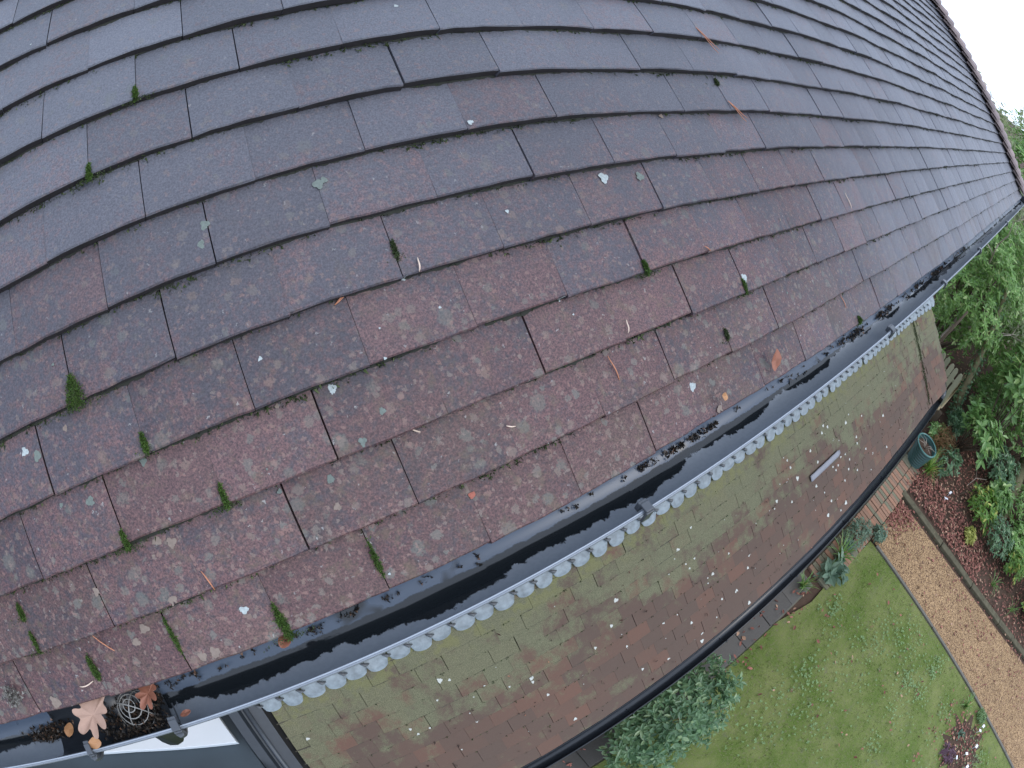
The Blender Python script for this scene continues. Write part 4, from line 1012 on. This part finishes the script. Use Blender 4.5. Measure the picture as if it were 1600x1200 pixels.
trunk('leaning_trunk', 'bare brown branch slanting out behind the clay roof corner', [(11.0, -0.55, 0.0), (10.75, -0.32, 0.6), (10.5, -0.16, 1.28), (10.45, 0.0, 2.3)], [0.045, 0.04, 0.034, 0.02], 'bark')
trunk('fallen_log', 'thick mossy log lying across the shaded bed', [(10.6, 3.35, 0.10), (11.6, 3.38, 0.20), (13.0, 3.3, 0.34)], [0.13, 0.15, 0.16], 'mossbark')
rr_ = random.Random(5)
for x, y, a, L, mt_, lab in ((9.95, 2.1, 0.6, 0.5, 'bark', 'brown twig lying beyond the two white plant labels'), (12.0, 2.95, 0.9, 0.8, 'twig', 'forked pale twig propped on the mossy log'), (11.2, 2.25, 2.3, 0.5, 'bark', 'short dark twig between rhododendron and log'),
                          (10.35, 2.15, 0.3, 0.6, 'twig', 'pale straight twig above the yellow-green shrub'), (11.9, 1.5, 1.4, 0.8, 'bark', 'long brown twig under the rhododendron at the right edge'), (10.6, 0.45, 0.2, 0.5, 'twig', 'pale twig at the foot of the picket fence')):
    b = MB()
    b.tube([(0, 0, 0), (L * .5 * math.cos(a), L * .5 * math.sin(a), .12), (L * math.cos(a + .3), L * math.sin(a + .3), .2)], [.009, .007, .003], 6)
    b.tube([(L * .5 * math.cos(a), L * .5 * math.sin(a), .12), (L * .8 * math.cos(a - .4), L * .8 * math.sin(a - .4), .22)], [.005, .002], 5)
    tag(b.build('twig', M[mt_], None, smooth=True, loc=(x, y, 0.02)), lab, 'twig', 'twigs in the shaded bed')

# picket fence behind the end of the lower roof
fe = empty('picket_fence', (10.8, 0.3, 0), 'weathered greenish picket fence behind the end of the lower roof', 'fence')
pk = MB(); pts = [(-.051, 0), (.051, 0), (.051, 1.14), (.025, 1.20), (-.025, 1.20), (-.051, 1.14)]
pk.add([(x_, y, z) for x_ in (0, 0.018) for y, z in pts], [tuple(range(6))[::-1], tuple(range(6, 12))] + [(i, (i + 1) % 6, 6 + (i + 1) % 6, 6 + i) for i in range(6)])
p0 = pk.build('picket', M['fence'], fe, loc=(-0.02, 0.30, 0.0))
for i in range(1, 16):
    o = p0.copy(); COL.objects.link(o); o.parent = fe; o.location = (-0.02 + random.uniform(-.004, .004), 0.30 - i * 0.1325, random.uniform(-.01, .01)); o.rotation_euler = (random.uniform(-.01, .01), 0, 0)
for z in (0.3, 0.9):
    b = MB(); b.box((0.0, -1.75, z), (0.04, 0.36, z + 0.07)); b.build('rail', M['fence'], fe)
b = MB(); b.box((0.045, -0.9, 0), (0.135, -0.81, 1.1)); b.build('post', M['fence'], fe, bevel=0.006)
# bundle of canes beside the fence
cb = empty('cane_bundle', (10.9, 0.62, 0), 'bundle of pale bamboo canes lying past the end of the lower roof', 'canes')
for i in range(9):
    y, z = random.uniform(-0.07, 0.08), 0.30 + random.uniform(0, 0.10); dy = random.uniform(0.10, 0.24)
    b = MB(); b.tube([(-0.1 + random.uniform(-.3, .2), y, z), (0.8, y + dy * .5, z + 0.02), (1.75 + random.uniform(-.3, .2), y + dy, z)], 0.013, 6)
    b.build('cane', M['cane'], cb, smooth=True)
b = MB(); b.box((-0.2, -0.09, 0), (-0.12, 0.14, 0.31)); b.build('support', M['bark'], cb)
b = MB(); b.box((1.3, 0.02, 0), (1.38, 0.3, 0.31)); b.build('support', M['bark'], cb)

# teal ribbed pot
pt = empty('plant_pot', (9.36, 0.86, 0.0), 'teal glazed ribbed plant pot beside the black lower gutter', 'pot')
prof = [(0.165, 0.0)]
for i in range(1, 65):
    t = i / 64; prof.append((0.165 + 0.068 * t + 0.013 * abs(math.sin(t * PI * 8)), 0.42 * t))
prof += [(0.235, 0.42), (0.222, 0.40), (0.215, 0.33)]
b = MB(); n_ = 40
b.sheet([[(r0 * math.cos(2 * PI * j / n_), r0 * math.sin(2 * PI * j / n_), z0) for j in range(n_ + 1)] for r0, z0 in prof]); b.build('body', M['pot'], pt, smooth=True)
b = MB(); b.tube([(0.238 * math.cos(2 * PI * j / 40), 0.238 * math.sin(2 * PI * j / 40), 0.428) for j in range(41)], 0.015, 8, False); b.build('rim', M['potrim'], pt, smooth=True)
b = MB(); b.add([(0, 0, 0.345)] + [(0.216 * math.cos(2 * PI * j / 24), 0.216 * math.sin(2 * PI * j / 24), 0.335) for j in range(24)], [(0, 1 + j, 1 + (j + 1) % 24) for j in range(24)]); b.build('soil', M['soil'], pt)
b = MB(); rr_ = random.Random(3)
for i in range(10):
    a = rr_.uniform(0, 2 * PI); L = rr_.uniform(.12, .3)
    b.tube([(0, 0, .34), (L * .4 * math.cos(a), L * .4 * math.sin(a), .42 + rr_.uniform(0, .06)), (L * math.cos(a), L * math.sin(a), .44 + rr_.uniform(0, .05))], [.005, .004, .002], 5)
b.build('dry_stems', M['twig'], pt, smooth=True)
# grey stone in the bed
b = MB(); r0 = random.Random(8); V = []
for i in range(5):
    for j in range(8):
        a, z = 2 * PI * j / 8, i / 4; V.append((0.11 * math.cos(a) * math.sqrt(1 - (z * .95) ** 2) * r0.uniform(.8, 1.2), 0.14 * math.sin(a) * math.sqrt(1 - (z * .95) ** 2) * r0.uniform(.8, 1.2), 0.10 * z))
b.add(V, [(i * 8 + j, i * 8 + (j + 1) % 8, (i + 1) * 8 + (j + 1) % 8, (i + 1) * 8 + j) for i in range(4) for j in range(8)] + [tuple(range(32, 40))])
tag(b.build('stone', plain('grey_stone', (0.22, 0.22, 0.21), 0.9), None, smooth=True, loc=(10.05, 1.18, -0.01)), 'rounded grey stone in the bed behind the sedge tuft', 'stone')

# small flower bed at the lawn edge: soil, purple leaves, labels
flat('flower_bed', [(6.35 + 0.52 * math.cos(2 * PI * j / 44) * (1 + .2 * math.sin(2.3 * j) + .14 * math.sin(5.1 * j)), 5.30 + 0.58 * math.sin(2 * PI * j / 44) * (1 + .2 * math.sin(2.3 * j) + .14 * math.sin(5.1 * j))) for j in range(44)], 0.004, M['soil'])
shrub('purple_plant', 'low purple-leaved plant in the small flower bed', (6.02, 4.95, 0), (6.02, 4.98, 0.05), (0.16, 0.22, 0.06), 60, 0.05, 'purple', 'plant', per=6, seed=31, stems=2, stem_r=0.002)
shrub('broad_leaf_plant', 'flat rosette of broad green leaves in the small flower bed', (6.40, 4.98, 0), (6.42, 5.0, 0.05), (0.10, 0.14, 0.05), 5, 0.13, 'grey_leaf', 'plant', per=5, seed=32, stems=1, stem_r=0.003, aspect=0.5)
shrub('bright_shrub', 'pale green mossy plant where flower bed meets gravel', (7.05, 5.28, 0), (7.05, 5.30, 0.06), (0.13, 0.17, 0.07), 70, 0.05, 'clover', 'plant', per=6, seed=33, stems=2, stem_r=0.002)
for i, (x, y, a, txt) in enumerate(((6.92, 5.45, 0.3, 'round white plant label nearest the gravel path'), (6.80, 5.42, 1.2, 'upright white plant label beside the round one'), (6.55, 5.56, 0.1, 'square white plant label in the middle of the flower bed'), (6.06, 5.20, 2.3, 'white plant label lying by the purple plant'), (6.28, 5.40, 0.9, 'narrow white plant label near the lower picture edge'), (6.15, 5.62, 0.4, 'pinkish white label cut by the lower picture edge'))):
    b = MB(); b.box((-0.035, -0.028, 0.0), (0.035, 0.028, 0.004), Matrix.Rotation(a, 4, 'Z') @ Matrix.Rotation(0.3, 4, 'X'))
    b.box((-0.004, -0.004, -0.11), (0.004, 0.004, 0.0))
    tag(b.build('plant_label', M['label'], None, loc=(x, y, 0.105)), txt, 'label', 'plant labels in the flower bed')
for i, (x, y, a, txt) in enumerate(((9.61, 1.87, 0.2, 'larger white plant label among the red fallen leaves'), (9.38, 1.85, 0.9, 'smaller white plant label among the red fallen leaves'))):
    b = MB(); b.box((-0.05, -0.022, 0.0), (0.05, 0.022, 0.004), Matrix.Rotation(a, 4, 'Z') @ Matrix.Rotation(0.3, 4, 'X')); b.box((-0.004, -0.004, -0.09), (0.004, 0.004, 0.0))
    tag(b.build('plant_label', M['label'], None, loc=(x, y, 0.085)), txt, 'label', 'plant labels in the leaf-strewn bed')

# ------------------------------------------------------------------ ground cover
def inside(poly, x, y):
    c = np.zeros(len(x), bool); n = len(poly); j = n - 1
    for i in range(n):
        xi, yi = poly[i]; xj, yj = poly[j]
        c ^= ((yi > y) != (yj > y)) & (x < (xj - xi) * (y - yi) / (yj - yi + 1e-12) + xi); j = i
    return c
n = 17000
x = rng.uniform(1.5, 7.17, n); y = 0.9 + 7.6 * rng.uniform(0, 1, n)
k_ = inside(LAWN, x, y) & ~((np.hypot((x - 6.35) / 0.6, (y - 5.3) / 0.64) < 1) & (rng.uniform(0, 1, n) < 0.5)) & (np.sin(x * 5.1 + 1) * np.sin(y * 4.3) + np.sin(x * 11 + y * 7) * 0.5 > -0.75 + rng.normal(0, 0.3, n))
P = np.stack([x[k_], y[k_], np.zeros(k_.sum())], 1)
V, F = tufts(P, np.tile([0, 0, 1.0], (len(P), 1)), rng.uniform(0.010, 0.026, len(P)), 4, 1.0, 41, 0.2)
tag(link('grass', mesh_np('grass', V, F, M['grass'])), 'short mossy lawn grass beside the gravel path', 'grass', kind='stuff')
n = 1700
cxy = [(rng.uniform(3.6, 6.9), rng.uniform(1.1, 6.5)) for _ in range(34)]
ci = rng.integers(0, 34, n); C = np.array(cxy)[ci] + rng.normal(0, 1, (n, 2)) * rng.uniform(0.08, 0.32, 34)[ci][:, None]
k_ = inside(LAWN, C[:, 0], C[:, 1]); C = C[k_]; n = len(C)
P = np.repeat(np.c_[C, rng.uniform(0.015, 0.04, n)], 3, 0); th = np.tile(np.arange(3) * 2 * PI / 3, n) + np.repeat(rng.uniform(0, 6, n), 3)
D = np.stack([np.cos(th), np.sin(th), np.full(3 * n, 0.15)], 1); L = np.repeat(rng.uniform(0.012, 0.026, n), 3)
V, F = leaves(P, D, np.tile([0, 0, 1.0], (3 * n, 1)), L, L * 0.85)
tag(link('clover', mesh_np('clover', V, F, M['clover'])), 'pale green clover leaves scattered through the lawn', 'clover', kind='stuff')
# pebbles on the path
n = 16000
x = rng.uniform(7.23, 10, n); y = rng.uniform(1.13, 8.5, n); k_ = inside(PATH, x, y); x, y = x[k_], y[k_]; n = len(x)
OV = np.array([(1, 0, 0), (-1, 0, 0), (0, 1, 0), (0, -1, 0), (0, 0, .7), (0, 0, -.7)], float); OF = np.array([(0, 2, 4), (2, 1, 4), (1, 3, 4), (3, 0, 4), (2, 0, 5), (1, 2, 5), (3, 1, 5), (0, 3, 5)])
s = rng.uniform(0.006, 0.013, (n, 1, 1)) * rng.uniform(0.7, 1.3, (n, 1, 3)); an = rng.uniform(0, 6, n); ca, sa = np.cos(an), np.sin(an)
W = OV[None] * s; Wx = W[:, :, 0] * ca[:, None] - W[:, :, 1] * sa[:, None]; Wy = W[:, :, 0] * sa[:, None] + W[:, :, 1] * ca[:, None]
V = np.stack([Wx + x[:, None], Wy + y[:, None], W[:, :, 2] - 0.008], 2).reshape(-1, 3); F = (OF[None] + (np.arange(n) * 6)[:, None, None]).reshape(-1, 3)
tag(link('gravel', mesh_np('gravel', V, F, M['pebble'])), 'loose golden gravel on the garden path', 'gravel', kind='stuff')
# fallen leaves: thick in the bed, thin on lawn, path, paving
def litter_pts():
    A = []
    A += [(rng.uniform(8.75, 11.5), 1.0 + 5.6 * rng.uniform(0, 1) ** 1.2, 0.0) for _ in range(3600)]
    A += [(rng.uniform(8.72, 9.6), rng.uniform(1.0, 3.4), 0.01) for _ in range(1300)]
    A += [(rng.uniform(9.5, 15), rng.uniform(-0.5, 6.5), 0.0) for _ in range(3200)]
    A += [(8.36 - abs(rng.normal(0, 0.35)), 1.13 + abs(rng.normal(0, 0.20)), -0.004) for _ in range(420)]
    A += [(rng.uniform(8.0, 8.9) , rng.uniform(1.3, 6.5), -0.002) for _ in range(150)]
    A += [(rng.uniform(7.3, 8.5), rng.uniform(1.3, 6.5), -0.002) for _ in range(170)]
    A += [(rng.uniform(3.8, 7.1), rng.uniform(1.0, 6.5), 0.02) for _ in range(130)]
    A += [(6.35 + rng.normal(0, .35), 5.2 + rng.normal(0, .4), 0.012) for _ in range(420)]
    A += [(rng.uniform(1.5, 5.6), rng.uniform(0.5, 1.1), 0.008) for _ in range(160)]
    return np.array(A)
P = litter_pts(); n = len(P)
P[:, 2] += rng.uniform(0, 0.03, n)
bx = P[:, 0] - 8.5 - 0.02 * P[:, 1] ** 2
D = rng.normal(0, 1, (n, 3)); D[:, 2] *= 0.25; U = np.tile([0, 0, 1.0], (n, 1)) + rng.normal(0, 0.35, (n, 3)); L = rng.uniform(0.035, 0.075, n)
V, F = leaves(P, D, U, L, L * rng.uniform(0.4, 0.75, n))
tag(link('fallen_leaves', mesh_np('fallen_leaves', V, F, M['litter'])), 'red-brown fallen leaves over the bed and along the path', 'leaves', kind='stuff')
# leaf and twig bits lying on the lower roof
P = np.array([tuple(LP(rng.uniform(0.1, 7.2), 1.09 - abs(rng.normal(0, 0.45)), 0.006)) for _ in range(170)]); P = P[P[:, 1] > -0.4]; n = len(P)
D = rng.normal(0, 1, (n, 3)); L = rng.uniform(0.012, 0.032, n)
V, F = leaves(P, D, np.tile(np.array(LF.col[2]), (n, 1)) + rng.normal(0, .3, (n, 3)), L, L * 0.45)
tag(link('roof_litter', mesh_np('roof_litter', V, F, island_mat('dark_litter', (0.03, 0.02, 0.016), (0.09, 0.05, 0.035), c3=(0.38, 0.17, 0.10), frac=0.85))), 'dark scraps of leaf lying on the red clay tiles', 'leaf litter', kind='stuff')
